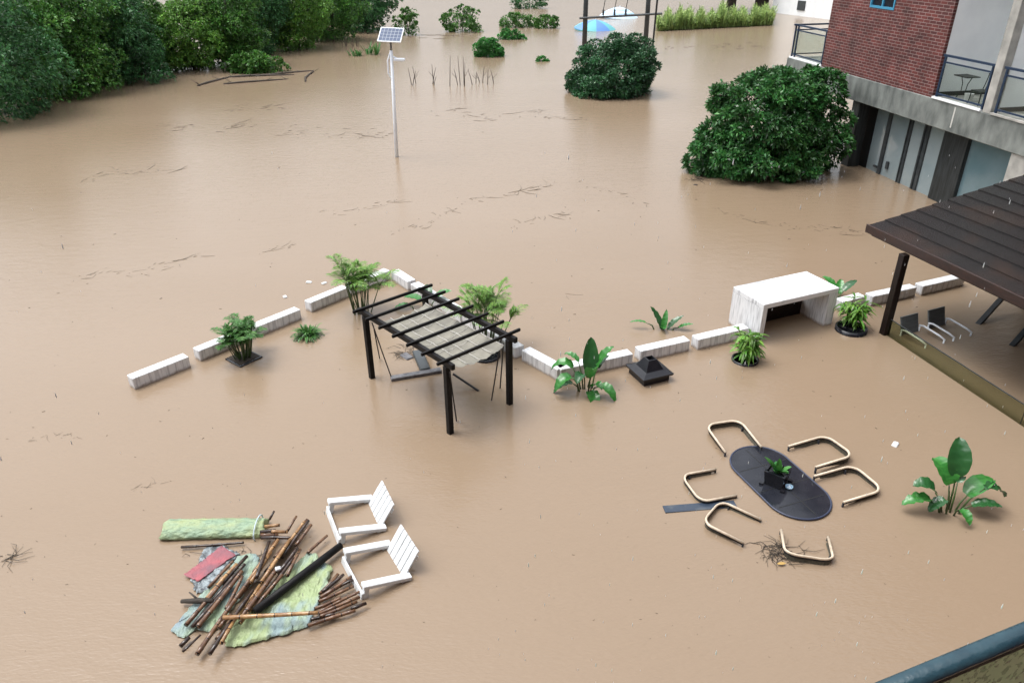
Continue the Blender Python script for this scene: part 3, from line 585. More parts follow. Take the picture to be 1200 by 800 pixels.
# ------------------------------------------------------------------ marble walls and table-like white arch
ZT = .28
def wall(px0, px1, lab, w=.26, name='low_wall', zt=ZT, m=None, trim=(0, 0)):
    a_, b_ = W(*px0, zt), W(*px1, zt); v = b_ - a_; ang = math.atan2(v.y, v.x)
    q = MB(); q.bbox(trim[0], v.length - trim[1], 0, w, -.7, zt, .012)
    o = q.build(name, m or M['marble']); o.location = (a_.x, a_.y, 0); o.rotation_euler = (0, 0, ang); return tag(o, lab, 'low wall', 'white marble blocks of the garden wall')
wall((154.7, 443.9), (221, 417.7), 'white marble wall block at the far left end of the row')
wall((232.6, 411.3), (292, 386.9), 'white marble wall block half hidden by the dark potted palm')
wall((298.6, 383.8), (352, 362.4), 'white marble wall block behind the grassy tuft')
wall((363.7, 354.8), (408, 336.6), 'white marble wall block just left of the tall palm by the pergola')
wall((411, 335.4), (457, 316.6), 'white marble wall block at the far corner behind the tall palm')
wall((458, 317.5), (477.5, 330), 'short white marble wall block right of the far corner')
wall((481, 332.5), (539, 367), 'white marble wall block behind the pergola beams'); wall((541.5, 369), (603.7, 408), 'white marble wall block behind the round potted palm')
wall((611, 410), (653, 433), 'white marble wall block right of the pergola, near the broad leaf plant'); wall((655.5, 433.3), (690, 426), 'white marble wall block behind the broad leaf plant', trim=(.03, 0))
wall((693, 425.3), (742, 414.4), 'white marble wall block between broad leaf plant and black lantern cap')
wall((751, 411.7), (809, 398.7), 'white marble wall block right of the black lantern cap'); wall((818.5, 398), (878, 384), 'white marble wall block left of the white arch bench')
wall((988, 354), (1015, 347), 'white marble wall block behind the right potted plant'); wall((1023, 347.5), (1075, 336.5), 'white marble wall block crossed by the pavilion post'); wall((1082, 335.5), (1132, 324), 'white marble wall block under the pavilion roof edge')
def arch():
    zt = 1.0; p = W(895.5, 357, zt); e = W(984, 337, zt); bk = W(866, 334, zt); v = e - p
    o = thing('stone_bench', 'white veined marble arch table standing over the garden wall', 'stone table', (p.x, p.y, 0), math.atan2(v.y, v.x)); L_ = v.length; D_ = 1.12
    q = MB(); q.bbox(0, L_, 0, D_, zt - .13, zt, .012); q.build('tabletop', M['marble_top'], o)
    q = MB(); q.bbox(.003, .14, .003, D_ - .003, -.7, zt - .131, .006); q.build('leg', M['marble'], o)
    q = MB(); q.bbox(L_ - .28, L_ - .003, .003, D_ - .003, -.7, zt - .131, .006); q.build('leg', M['marble'], o)
    q = MB(); q.bbox(.141, L_ - .281, .8, .9, -.7, .42, .006); q.build('back_panel', M['brownwood'], o)
arch()

# ------------------------------------------------------------------ pergola with shade and swing
def pergola():
    zb = 1.58
    pf = {'L': W(437, 443), 'F': W(529, 508), 'R': W(596, 472)}; pf['B'] = pf['L'] + pf['R'] - pf['F']
    c = (pf['L'] + pf['R']) / 2; ux = (pf['F'] - pf['L']); Lx = ux.length; ux.normalize(); uy = Vector((-ux.y, ux.x, 0)); Ly = abs((pf['R'] - pf['F']).dot(uy))
    o = thing('pergola', 'black timber pergola with beige shade cloth standing in the flood', 'pergola', c, math.atan2(ux.y, ux.x))
    hx, hy = Lx / 2, Ly / 2
    for sx in (-1, 1):
        for sy in (-1, 1):
            q = MB(); q.bbox(sx * hx - .055, sx * hx + .055, sy * hy - .055, sy * hy + .055, -.8, zb - .06, .008); q.build('post', M['blackwood'], o)
    for sy in (-1, 1):
        q = MB(); q.bbox(-hx - .22, hx + .22, sy * hy - .04, sy * hy + .04, zb - .058, zb + .06, .008); q.build('beam', M['blackwood'], o)
    for i in range(7):
        x = -hx - .05 + (2 * hx + .1) * i / 6
        q = MB(); q.bbox(x - .023, x + .023, -hy - .25, hy + .25, zb + .062, zb + .125, .006); q.build('rafter', M['blackwood'], o)
    # shade cloth hung in shallow scallops under the rafters
    q = MB(); nx, ny = 60, 30; x0, x1 = -hx + .32, hx + .10; y0, y1 = -hy + .12, hy - .22
    rng = np.random.default_rng(3); wob = rng.uniform(-.02, .02, (nx + 1, ny + 1))
    def zc(u, v): 
        a_ = abs(math.sin(math.pi * u * 7)); b_ = abs(math.sin(math.pi * v * 4)); return zb - .08 - .015 * a_ - .035 * b_ - .09 * math.sin(math.pi * v)
    vs = [(x0 + (x1 - x0) * i / nx, y0 + (y1 - y0) * j / ny, zc(i / nx, j / ny) + wob[i, j] * .6) for i in range(nx + 1) for j in range(ny + 1)]
    q.add(vs, [(i * (ny + 1) + j, (i + 1) * (ny + 1) + j, (i + 1) * (ny + 1) + j + 1, i * (ny + 1) + j + 1) for i in range(nx) for j in range(ny)])
    sh = q.build('shade_cloth', M['canvas'], o, True)
    q = MB()
    for k in range(5): v = k / 4; q.tube([(x0 + (x1 - x0) * i / 40, y0 + (y1 - y0) * v, zc(i / 40, v) + .008) for i in range(41)], .008, 5)
    for k in range(1, 7): u = k / 7; q.tube([(x0 + (x1 - x0) * u, y0 + (y1 - y0) * i / 20, zc(u, i / 20) + .006) for i in range(21)], .004, 5)
    q.build('hem', M['rod'], sh, True)
    # swing bed hung from the beams, its frame awash
    s = thing('swing_bench', 'grey wooden swing bench awash under the pergola, hung on dark ropes', 'swing', c, math.atan2(ux.y, ux.x))
    inv = Matrix.Rotation(-math.atan2(ux.y, ux.x), 4, 'Z')
    def lc(px, py, z=0): return inv @ (W(px, py, z) - c)
    a_, b_ = lc(458, 444, .03), lc(517, 434, .03); d = (b_ - a_); Mx = Matrix.Translation(a_) @ Matrix.Rotation(math.atan2(d.y, d.x), 4, 'Z')
    q = MB(); q.bbox(0, d.length, -.07, .09, -.06, .04, .01, Mx); q.build('seat_rail', M['greyplank'], s)
    a_, b_ = lc(500, 436, .02), lc(490, 413, .02); d = b_ - a_; Mx = Matrix.Translation(a_) @ Matrix.Rotation(math.atan2(d.y, d.x), 4, 'Z')
    q = MB(); q.bbox(.03, d.length, -.1, .13, -.1, .08, .02, Mx); q.build('cushion', M['darkframe'], s)
    q = MB(); a_ = lc(478, 418, .01); q.bbox(a_.x - .2, a_.x + .12, a_.y - .1, a_.y + .1, -.05, .03, .02); q.build('seat_corner', M['greyplank'], s)
    for t_, e_ in (((436, 378), (459, 443)), ((438, 384), (445, 420)), ((587, 398), (576, 469)), ((590, 402), (586, 455)), ((527, 436), (535, 493))):
        z_ = 1.45; q = MB(); t3 = lc(*t_, z_); e3 = lc(*e_, .02); q.tube([t3, t3.lerp(e3, .5) + Vector((0, 0, -.02)), e3], .014, 6); q.build('rope', M['rope'], s)
    p, e = W(531, 438, .25), W(561, 458, .0); q = MB(); q.tube([p, e], .025, 8); tag(q.build('black_pole', M['blackmetal']), 'thin black pole sticking out of the water beside the pergola', 'pole')
pergola()

# ------------------------------------------------------------------ plants
def palm(name, label, foot, h, nst, nfr, fl, m, seed, spread=1.0, leaflet=.22, width=.028, pot=None, group=None):
    rng = random.Random(seed); o = thing(name, label, 'plant', foot, 0, group)
    st = MB(); lf = MB()
    for k in range(nst):
        an = rng.uniform(0, 6.28); r0 = rng.uniform(0, .14) * spread; hh = h * rng.uniform(.35, .75); ln = rng.uniform(.05, .3) * spread
        b = Vector((math.cos(an) * r0, math.sin(an) * r0, -.25)); t = Vector((math.cos(an) * (r0 + ln), math.sin(an) * (r0 + ln), hh))
        st.tube([b, b.lerp(t, .5) + Vector((0, 0, .02)), t], [.016, .014, .009], 6)
        for j in range(nfr):
            a2 = rng.uniform(0, 6.28); el = rng.uniform(.55, 1.4); L_ = fl * rng.uniform(.65, 1.15)
            d = Vector((math.cos(a2) * math.cos(el), math.sin(a2) * math.cos(el), math.sin(el)))
            pts = [t + d * L_ * u - Vector((0, 0, .42 * L_ * u * u)) for u in (0, .2, .4, .6, .8, 1)]
            st.tube(pts, [.007, .006, .005, .004, .003, .002], 4)
            nl = 15
            for q_ in range(nl):
                u = .22 + .78 * q_ / (nl - 1); i = min(4, int(u * 5)); p = pts[i].lerp(pts[i + 1], u * 5 - i); tg = (pts[i + 1] - pts[i]).normalized()
                sdv = tg.cross(Vector((0, 0, 1))); sdv = sdv.normalized() if sdv.length > 1e-4 else Vector((1, 0, 0))
                for sg in (-1, 1):
                    dd = (tg * .75 + sdv * sg * .8 + Vector((0, 0, .15))).normalized()
                    lf.leaf(p, dd, Vector((0, 0, 1)), leaflet * math.sin(math.pi * (.2 + .72 * u)) * rng.uniform(.85, 1.2), width, rng.uniform(.15, .5), seg=2)
    st.build('stems', M['petiole'], o); lf.build('fronds', m, o)
    return o
def round_pot(foot, r, lab, rim=.05):
    o = thing('plant_pot', lab, 'plant pot', foot); q = MB(); q.lathe([(r * .6, -.6), (r * .92, -.25), (r * 1.02, -.05), (r, rim), (r * .9, rim), (r * .9, rim - .05)], n=36); q.build('pot_body', M['pot'], o, True)
    q = MB(); q.lathe([(r * .9, rim - .06), (.01, rim - .055)], n=36); q.build('soil', M['potwater'], o); return o
p = W(286, 420); palm('potted_palm', 'dark bushy palm in the square pot in front of the left walls', p, 1.05, 26, 3, .55, M['leaf_palm_dark'], 1, 1.0, .2, .024)
sp = thing('square_pot', 'square dark pot rim at water level under the bushy palm', 'plant pot', p, R(52)); q = MB(); q.bbox(-.3, .3, -.3, .3, -.5, .035, .01); q.build('pot_body', M['pot'], sp); q = MB(); q.box(-.26, .26, -.26, .26, .036, .042); q.build('soil', M['soil'], sp)
def grass_plant(foot, r, n_, L_, w, m, lab, seed, name='grassy_plant', droop=.7, z=.0, elmin=.5):
    rng = random.Random(seed); q = MB()
    for k in range(n_):
        an = rng.uniform(0, 6.28); el = rng.uniform(elmin, 1.45); d = Vector((math.cos(an) * math.cos(el), math.sin(an) * math.cos(el), math.sin(el)))
        q.leaf(Vector((math.cos(an), math.sin(an), 0)) * rng.uniform(0, r) + Vector((0, 0, z)), d, Vector((0, 0, 1)), L_ * rng.uniform(.6, 1.15), w, droop * rng.uniform(.5, 1.1), seg=5)
    o = q.build(name, m); o.location = foot; return tag(o, lab, 'plant')
grass_plant(W(361, 393), .16, 170, .52, .035, M['leaf_palm_dark'], 'low grassy tuft by the wall, left of the pergola', 2)
palm('palm', 'tall feathery palm at the far left corner of the pergola', W(424, 366), 1.6, 20, 3, .8, M['leaf_palm'], 3, 1.3, .26, .024)
palm('palm', 'tall feathery palm in the round pot behind the pergola', W(570, 412), 1.95, 20, 3, .85, M['leaf_palm'], 4, 1.3, .27, .024)
round_pot(W(569, 417), .34, 'round dark pot full of water behind the pergola', .06)
def bamboo_plant(foot, h, n_, m, lab, seed):
    rng = random.Random(seed); o = thing('leafy_potted_plant', lab, 'plant', foot); st = MB(); lf = MB()
    for k in range(n_):
        an = rng.uniform(0, 6.28); ln = rng.uniform(.05, .3); hh = h * rng.uniform(.45, 1.0)
        b = Vector((math.cos(an) * .06, math.sin(an) * .06, -.05)); t = Vector((math.cos(an) * ln, math.sin(an) * ln, hh)); st.tube([b, b.lerp(t, .5) + Vector((0, 0, .05)), t], [.008, .007, .004], 5)
        for j in range(11):
            u = rng.uniform(.3, 1); p_ = b.lerp(t, u); a2 = rng.uniform(0, 6.28); el = rng.uniform(-.2, .7)
            lf.leaf(p_, Vector((math.cos(a2) * math.cos(el), math.sin(a2) * math.cos(el), math.sin(el))), Vector((0, 0, 1)), rng.uniform(.24, .42), .058, rng.uniform(.25, .7), seg=4)
    st.build('stems', M['petiole'], o); lf.build('leaves', m, o)
bamboo_plant(W(875, 419, .05), .74, 18, M['leaf_lime'], 'lime green leafy plant in the pot before the white arch', 5); round_pot(W(873, 422), .30, 'round black pot before the white arch leg', .05)
bamboo_plant(W(998, 380, .12), .72, 18, M['leaf_lime'], 'lime green leafy plant in the pot right of the white arch', 6); round_pot(W(997, 387), .37, 'round black pot right of the white arch', .10)
def broad_leaf(o, base, az, plen, pel, blen, bw, bel, droop, m, twist=0.0, ragged=0):
    """one leaf: stalk plus broad paddle blade, one mesh"""
    q = MB(); h = Vector((math.cos(az), math.sin(az), 0)); d = h * math.cos(pel) + Vector((0, 0, math.sin(pel))); b = Vector(base); e = b + d * plen
    q.tube([b - Vector((0, 0, .2)), b.lerp(e, .5) + Vector((0, 0, .02)), e], [.022, .016, .010], 6, mi=1)
    sd_ = Vector((-h.y, h.x, 0)); n_ = 12; vs = []; p = e.copy(); ang = bel
    for i in range(n_ + 1):
        t = i / n_; dd = h * math.cos(ang) + Vector((0, 0, math.sin(ang))); upv = sd_.cross(dd) * -1
        sdt = (sd_ * math.cos(twist) + upv * math.sin(twist)); w_ = bw * .6 * (math.sin(math.pi * (.06 + .93 * t) ** .85) ** .62) * (1 - .12 * t)
        if i == n_: w_ = .004
        rg = 1 - ragged * (i % 3 == 1) * .35
        for s_, k in ((-1, .9), (-.5, .45), (0, 0), (.5, .45), (1, .9)): vs.append(p + sdt * (s_ * w_ * (rg if abs(s_) == 1 else 1)) + upv * (k * w_ * .38 + .01 * math.sin(i * 2.1 + s_ * 2)))
        p = p + dd * (blen / n_); ang -= droop / n_
    fs = [(i * 5 + j, i * 5 + j + 1, (i + 1) * 5 + j + 1, (i + 1) * 5 + j) for i in range(n_) for j in range(4)]
    q.add(vs, fs, 0); return q.build('leaf', [m, M['petiole']], o, True)
B1, B2 = M['banana'], M['banana_dark']
o = thing('banana_plant', 'broad leaf plant in front of the garden wall corner', 'plant', W(686, 456)); o.scale = (.92, .92, 1.35)
for a_ in [(.1, 0, 1.5, .3, .75, .62, .32, 1.3, .3, B2), (0, .1, .2, .45, .9, .5, .26, 1.0, .6, B1), (-.05, 0, 2.9, .45, .95, .55, .3, .45, 1.3, B1), (-.08, -.05, 3.6, .4, .8, .5, .28, .2, 1.2, B1), (.05, -.1, 4.8, .35, 1.1, .5, .26, 1.1, .9, B1), (.1, -.1, 5.6, .25, .6, .55, .26, .3, 1.4, B1), (.05, -.1, 5.0, .1, .3, .5, .26, .2, 1.3, B1), (-.02, 0, 2.6, .5, 1.2, .4, .16, .6, .9, B1), (.12, 0, .9, .4, .9, .5, .24, .7, 1.2, B2), (-.1, -.05, 3.3, .25, .6, .5, .2, .1, .9, B2), (.08, -.12, 5.3, .18, .9, .35, .2, .8, 1.4, B1), (.0, .05, 4.2, .3, 1.2, .42, .24, .5, 1.2, B2)]:
    broad_leaf(o, (a_[0], a_[1], 0), *a_[2:])
o = thing('strelitzia_plant', 'upright dark leaf blades alone beyond the wall', 'plant', W(776, 386))
for a_ in [(-.02, 0, 2.5, .02, 1.1, .62, .2, 1.15, .35, B2), (.02, -.04, 1.2, .02, 1.2, .5, .13, 1.25, .4, B1), (.12, 0, .3, .03, .8, .5, .17, .85, .5, B2), (-.1, 0, 3.0, .35, .5, .4, .1, .3, .7, B1), (.15, -.05, .0, .25, .3, .36, .12, .5, .5, B1), (.02, 0, 4.6, .02, .8, .3, .14, .9, .9, B1)]:
    broad_leaf(o, (a_[0], a_[1], 0), *a_[2:])
o = thing('banana_plant', 'large broad leaf plant standing alone in the right foreground water', 'plant', W(1112, 600)); o.scale = (.95, .95, 1.15)
for a_ in [(-.02, 0, 1.9, .45, 1.25, .52, .40, 1.0, 1.2, B1), (.02, .05, 1.3, .55, 1.25, .62, .34, 1.15, .6, B2), (-.06, 0, 2.9, .42, .9, .42, .3, .8, 1.4, B2), (-.08, 0, 3.1, .38, .65, .5, .26, .1, .7, B1, 0, 1), (.06, 0, .4, .35, .75, .62, .32, .65, .9, B1), (.08, 0, .1, .6, .75, .5, .24, .1, 1.1, B2, 0, 1), (.07, -.02, -.2, .3, .6, .48, .2, .4, .7, B2), (0, -.04, 1.2, .5, 1.2, .36, .24, .2, 1.6, B2), (-.03, -.03, 3.3, .3, 1.1, .34, .2, -.2, .9, B2), (.03, -.04, 4.9, .22, .9, .3, .16, .2, 1.2, B1)]:
    broad_leaf(o, (a_[0], a_[1], 0), *a_[2:])
o = thing('banana_plant', 'broad leaf plant peeking out behind the right end of the white arch', 'plant', W(981, 352))
for a_ in [(0, 0, .5, .3, .9, .5, .2, .7, .6, B2), (0, 0, 2.2, .35, 1.1, .45, .22, .8, .8, B1), (.02, 0, 1.2, .2, .7, .45, .2, .9, .5, B1)]: broad_leaf(o, (a_[0], a_[1], 0), *a_[2:])
o = thing('banana_plant', 'broad leaf seen through the opening of the white arch', 'plant', W(932, 362))
for a_ in [(0, 0, 3.0, .2, .6, .45, .2, .4, .7, B1), (0, 0, .3, .2, .6, .4, .2, .3, .7, B1)]: broad_leaf(o, (a_[0], a_[1], 0), *a_[2:])
o = thing('banana_plant', 'broad green leaves under the far corner of the pergola', 'plant', W(501, 362))
for a_ in [(0, 0, 2.8, .3, .9, .5, .26, .3, .7, B1), (.05, 0, .2, .3, 1.0, .5, .28, .8, .8, B1), (0, .05, 1.6, .3, 1.1, .4, .24, .9, .8, B2), (-.3, 0, 3.1, .2, .5, .4, .18, .2, .8, B1)]: broad_leaf(o, (a_[0], a_[1], 0), *a_[2:])

# ------------------------------------------------------------------ black lantern cap
def lantern():
    c = (W(732, 428, .17) + W(790.5, 438, .17)) / 2; v = W(753, 447, .17) - W(732, 428, .17)
    o = thing('lantern_cap', 'black pyramid lantern cap just above water before the garden wall', 'lantern', (c.x, c.y, 0), math.atan2(v.y, v.x)); q = MB()
    q.bbox(-.32, .32, -.32, .32, -.3, .149, .01); q.build('lamp_box', M['blackmetal'], o)
    def ring(h, z): return [(-h, -h, z), (h, -h, z), (h, h, z), (-h, h, z)]
    q = MB(); q.add(ring(.375, .15) + ring(.38, .19) + ring(.235, .235) + ring(.215, .245) + ring(.10, .46) + ring(.08, .465) + ring(.08, .38), [tuple(i * 4 + k for k in (j, (j + 1) % 4)) + tuple((i + 1) * 4 + k for k in ((j + 1) % 4, j)) for i in range(6) for j in range(4)] + [(3, 2, 1, 0), (24, 25, 26, 27)])
    q.build('cap', M['blackmetal'], o)
lantern()

# ------------------------------------------------------------------ oval table, planter, ashtray, six chairs
TA, TB = W(872, 526, .04), W(957, 605, .04)
def table():
    c = (TA + TB) / 2 + Vector((.02, .02, 0)); v = TB - TA; o = thing('oval_table', 'black oval glass garden table awash among the floating chair arms', 'table', (c.x, c.y, 0), math.atan2(v.y, v.x))
    def ov(a_, b_, z, n_=56):
        out = []
        for j in range(n_): t = 2 * math.pi * (j + .5) / n_; out.append(((a_ - b_) * (1 if math.cos(t) > 0 else -1) + b_ * math.cos(t), b_ * math.sin(t), z))
        return out
    a_, b_ = 1.05, .57
    q = MB(); q.v = ov(a_ - .02, b_ - .02, .035) + ov(a_ - .02, b_ - .02, -.03); q.f = [tuple(range(56)), tuple(reversed(range(56, 112)))] + [(56 + j, 56 + (j + 1) % 56, (j + 1) % 56, j) for j in range(56)]; q.m = [0] * 58; q.build('glass_top', M['tableglass'], o)
    q = MB(); q.tube(ov(a_ - .012, b_ - .012, .028), .018, 8, closed=True); q.build('rim', M['bluerim'], o, True)
    q = MB(); bars = [((-.95, 0), (.95, 0)), ((-.45, -.5), (-.45, .5)), ((.15, -.54), (.15, .54)), ((.6, -.45), (.6, .45))]
    for (x0, y0), (x1, y1) in bars: q.box(min(x0, x1) - .009, max(x0, x1) + .009, min(y0, y1) - .009, max(y0, y1) + .009, .0352, .037 + (.0004 if x0 == x1 else 0))
    q.build('joint', M['black'], o)
    for x in (-.6, .6):
        q = MB(); q.tube([(x, 0, .01), (x, 0, -.7)], .05, 8); q.build('leg', M['blackmetal'], o)
table()
p = W(909, 565, .04); pl = thing('table_planter', 'small black box planter on the oval table', 'plant pot', (p.x, p.y, .036), R(-38)); pl.scale = (1.25, 1.25, 1.25)
q = MB(); q.add([(-.12, -.12, 0), (.12, -.12, 0), (.12, .12, 0), (-.12, .12, 0), (-.145, -.145, .23), (.145, -.145, .23), (.145, .145, .23), (-.145, .145, .23), (-.12, -.12, .23), (.12, -.12, .23), (.12, .12, .23), (-.12, .12, .23), (-.115, -.115, .19), (.115, -.115, .19), (.115, .115, .19), (-.115, .115, .19)], [(3, 2, 1, 0)] + [(i * 4 + j, i * 4 + (j + 1) % 4, (i + 1) * 4 + (j + 1) % 4, (i + 1) * 4 + j) for i in range(3) for j in range(4)] + [(12, 13, 14, 15)]); q.build('box', M['pot'], pl)
for cx_, cy_ in ((-.1, -.1), (.1, -.1), (.1, .1), (-.1, .1)):
    q = MB(); q.box(cx_ * 1.5 - .025, cx_ * 1.5 + .025, cy_ * 1.5 - .025, cy_ * 1.5 + .025, .001, .03); q.build('foot', M['pot'], pl)
grass_plant((p.x, p.y, .27), .06, 18, .34, .10, M['leaf_table'], 'small broad bladed green plant in the box planter on the oval table', 8, 'table_plant', .35, elmin=.7)
p = W(924.5, 571, .04); ob = thing('ashtray', 'small pale blue glass ashtray on the oval table', 'ashtray', (p.x, p.y, .0365)); q = MB(); q.lathe([(.05, 0), (.065, .01), (.07, .035), (.055, .035), (.045, .012), (.001, .01)], n=20); q.build('bowl', mat('pale_blue_glass', (.35, .55, .72), .1), ob, True)
q = MB(); [q.box(x - .012, x + .012, y - .012, y + .012, .0115, .02) for x, y in ((-.02, 0), (.02, .01), (0, -.025))]; q.build('pebbles', M['whitemetal'], ob)
def U(w, dpt, r, z=0):
    pts = [(dpt, -w, z)]
    for k in range(7): t = R(90 * k / 6); pts.append((r - r * math.sin(t), -w + r - r * math.cos(t), z))
    for k in range(7): t = R(90 * k / 6); pts.append((r - r * math.cos(t), w - r + r * math.sin(t), z))
    return pts + [(dpt, w, z)]
def armchair():
    o = thing('garden_armchair', 'x', 'chair', (0, 0, 0), 0, 'submerged chairs round the oval table'); w, dp = .36, .86
    q = MB(); q.tube(U(w, dp, .2), .022, 10); q.build('arm_rail', M['beige'], o, True)
    U1 = U(w - .004, dp - .12, .17, -.022); q = MB(); n_ = len(U1)
    low = [(x, y, -.16 + .10 * max(0, (x - .3) / .5)) for x, y, z in U(w - .03, dp - .12, .15)]
    q.add(U1 + low, [(i, i + 1, n_ + i + 1, n_ + i) for i in range(n_ - 1)]); q.build('mesh_back', M['mesh'], o, True)
    q = MB(); q.tube(U(w, dp - .01, .2, -.036), .017, 8); q.build('under_rail', M['blackmetal'], o, True)
    for s in (-1, 1):
        q = MB(); q.tube([(dp - .01, s * w, -.01), (dp - .015, s * w, -.35), (dp - .03, s * w, -.8)], .019, 8); q.build('leg', M['blackmetal'], o, True)
        q = MB(); q.tube([(.2, s * w * .9, -.03), (.12, s * w * .85, -.8)], .018, 8); q.build('leg', M['blackmetal'], o, True)
    return o
ch = [((3.97, 11.17), (4.64, 11.50), (4.13, 12.21), 'top left'), ((5.20, 11.44), (5.41, 10.75), (6.13, 11.42), 'top right'), ((5.36, 10.53), (5.55, 9.84), (6.28, 10.50), 'right'), ((3.65, 10.78), (3.88, 10.14), (3.09, 10.27), 'left'), ((4.03, 9.53), (3.72, 8.89), (3.31, 9.66), 'lower left'), ((4.36, 9.26), (5.01, 9.02), (4.56, 8.57), 'bottom')]
labs = ['beige armed garden chair at the far left end of the oval table', 'beige armed garden chair at the upper right of the oval table, nearest the wall', 'beige armed garden chair right of the oval table, nearest the lone broad leaf plant', 'beige armed garden chair left of the oval table, beside the floating plank end', 'beige armed garden chair in front of the floating plank, lower left of the table', 'beige armed garden chair tangled with floating twigs at the near end of the table']
proto = armchair()
for i, (e1, e2, bk, _) in enumerate(ch):
    oc = proto if i == 0 else copy_tree(proto); oc['label'] = labs[i]
    E_ = Vector(((e1[0] + e2[0]) / 2, (e1[1] + e2[1]) / 2, 0)); B_ = Vector((bk[0], bk[1], 0)); v = E_ - B_
    oc.location = (B_.x, B_.y, (.12, .13, .105, .085, .10, .12)[i]); oc.rotation_euler = (R((1, 2.5, -1.5, 2, -2.5, 1)[i]), R((1, .5, -.5, 2, 2.5, 4)[i]), math.atan2(v.y, v.x)); oc.scale = (v.length / .86, 1, 1)
p, e = W(778, 597), W(862, 590); c = (p + e) / 2; v = e - p
q = MB(); q.bbox(-v.length / 2, v.length / 2, -.09, .09, -.035, .012, .006); o = q.build('floating_plank', mat('wet_slate_plank', (.035, .05, .075), .25, (.16, .17, .16), 1.2, .3, 30, lo=.5, hi=.75)); o.location = c; o.rotation_euler = (0, R(.5), math.atan2(v.y, v.x)); tag(o, 'slate blue plank floating left of the oval table', 'plank')
def twig_tangle(px, py, r, n_, lab, seed):
    rng = random.Random(seed); q = MB()
    for k in range(n_):
        an = rng.uniform(0, 6.28); x, y = rng.gauss(0, r * .45), rng.gauss(0, r * .45); l = rng.uniform(.1, .4)
        q.tube([(x, y, .01), (x + math.cos(an) * l * .5, y + math.sin(an) * l * .5, rng.uniform(.01, .05)), (x + math.cos(an + .4) * l, y + math.sin(an + .4) * l, .01)], [.005, .004, .002], 4)
    o = q.build('twig_tangle', M['twig']); o.location = W(px, py); return tag(o, lab, 'twigs')
twig_tangle(914, 648, .26, 70, 'tangle of dark twigs caught on the nearest garden chair', 9)
q = MB(); q.leaf(Vector((0, 0, .012)), Vector((1, .1, 0)), Vector((0, 0, 1)), .14, .06, 0); o = q.build('fallen_leaf', mat('ochre_leaf', (.42, .27, .08), .5)); o.location = W(911, 661, .02); tag(o, 'ochre leaf floating in the twig tangle', 'leaf')

# ------------------------------------------------------------------ two white slatted chairs
def slat_chair():
    o = thing('slatted_garden_chair', 'x', 'chair', (0, 0, 0), 0, 'white slatted chairs'); w = .40
    for s in (-1, 1):
        q = MB(); q.bbox(-.03, .74, s * w - .07, s * w + .065, -.04, .028, .008); q.build('armrest', M['white'], o)
        q = MB(); q.bbox(.0, .075, s * w - .045, s * w + .045, -.6, -.031, .006); q.build('leg', M['white'], o)
        q = MB(); q.bbox(.60, .675, s * w - .045, s * w + .045, -.6, -.031, .006); q.build('leg', M['white'], o)
    q = MB(); q.bbox(-.035, -.002, -w - .045, w + .045, -.25, -.12, .006); q.build('front_rail', M['white'], o)
    q = MB(); q.bbox(.02, .6, -w + .06, w - .06, -.36, -.33, .005); q.build('seat', M['white'], o)
    Mb = Matrix.Translation((.66, 0, -.1)) @ Matrix.Rotation(R(20), 4, 'Y')
    for k in range(5):
        y0 = -w + .05 + k * .142; q = MB(); q.bbox(-.014, .014, y0, y0 + .126, -.22, .52, .005, Mb); q.build('back_slat', M['white'], o)
    q = MB(); q.bbox(.0145, .05, -w + .05, w - .05, .36, .43, .005, Mb); q.build('back_rail', M['white'], o)
    return o
sc = slat_chair()
def za(x, y): return (180 + .3 * x, 550 + .3 * y)
for i, (f1, f2, lab) in enumerate([((688, 122), (733, 240), 'white slatted armchair farther from the camera, floating right of the bamboo'), ((752, 318), (822, 448), 'white slatted armchair nearer the camera, touching the bamboo fan')]):
    p1, p2 = W(*za(*f1), .23), W(*za(*f2), .23); v = p2 - p1; c = (p1 + p2) / 2; oc = sc if i == 0 else copy_tree(sc); oc['label'] = lab
    yaw = math.atan2(v.y, v.x) + R(90); oc.location = (c.x, c.y, .22); oc.rotation_euler = Euler((0, R(14), yaw), 'XYZ')

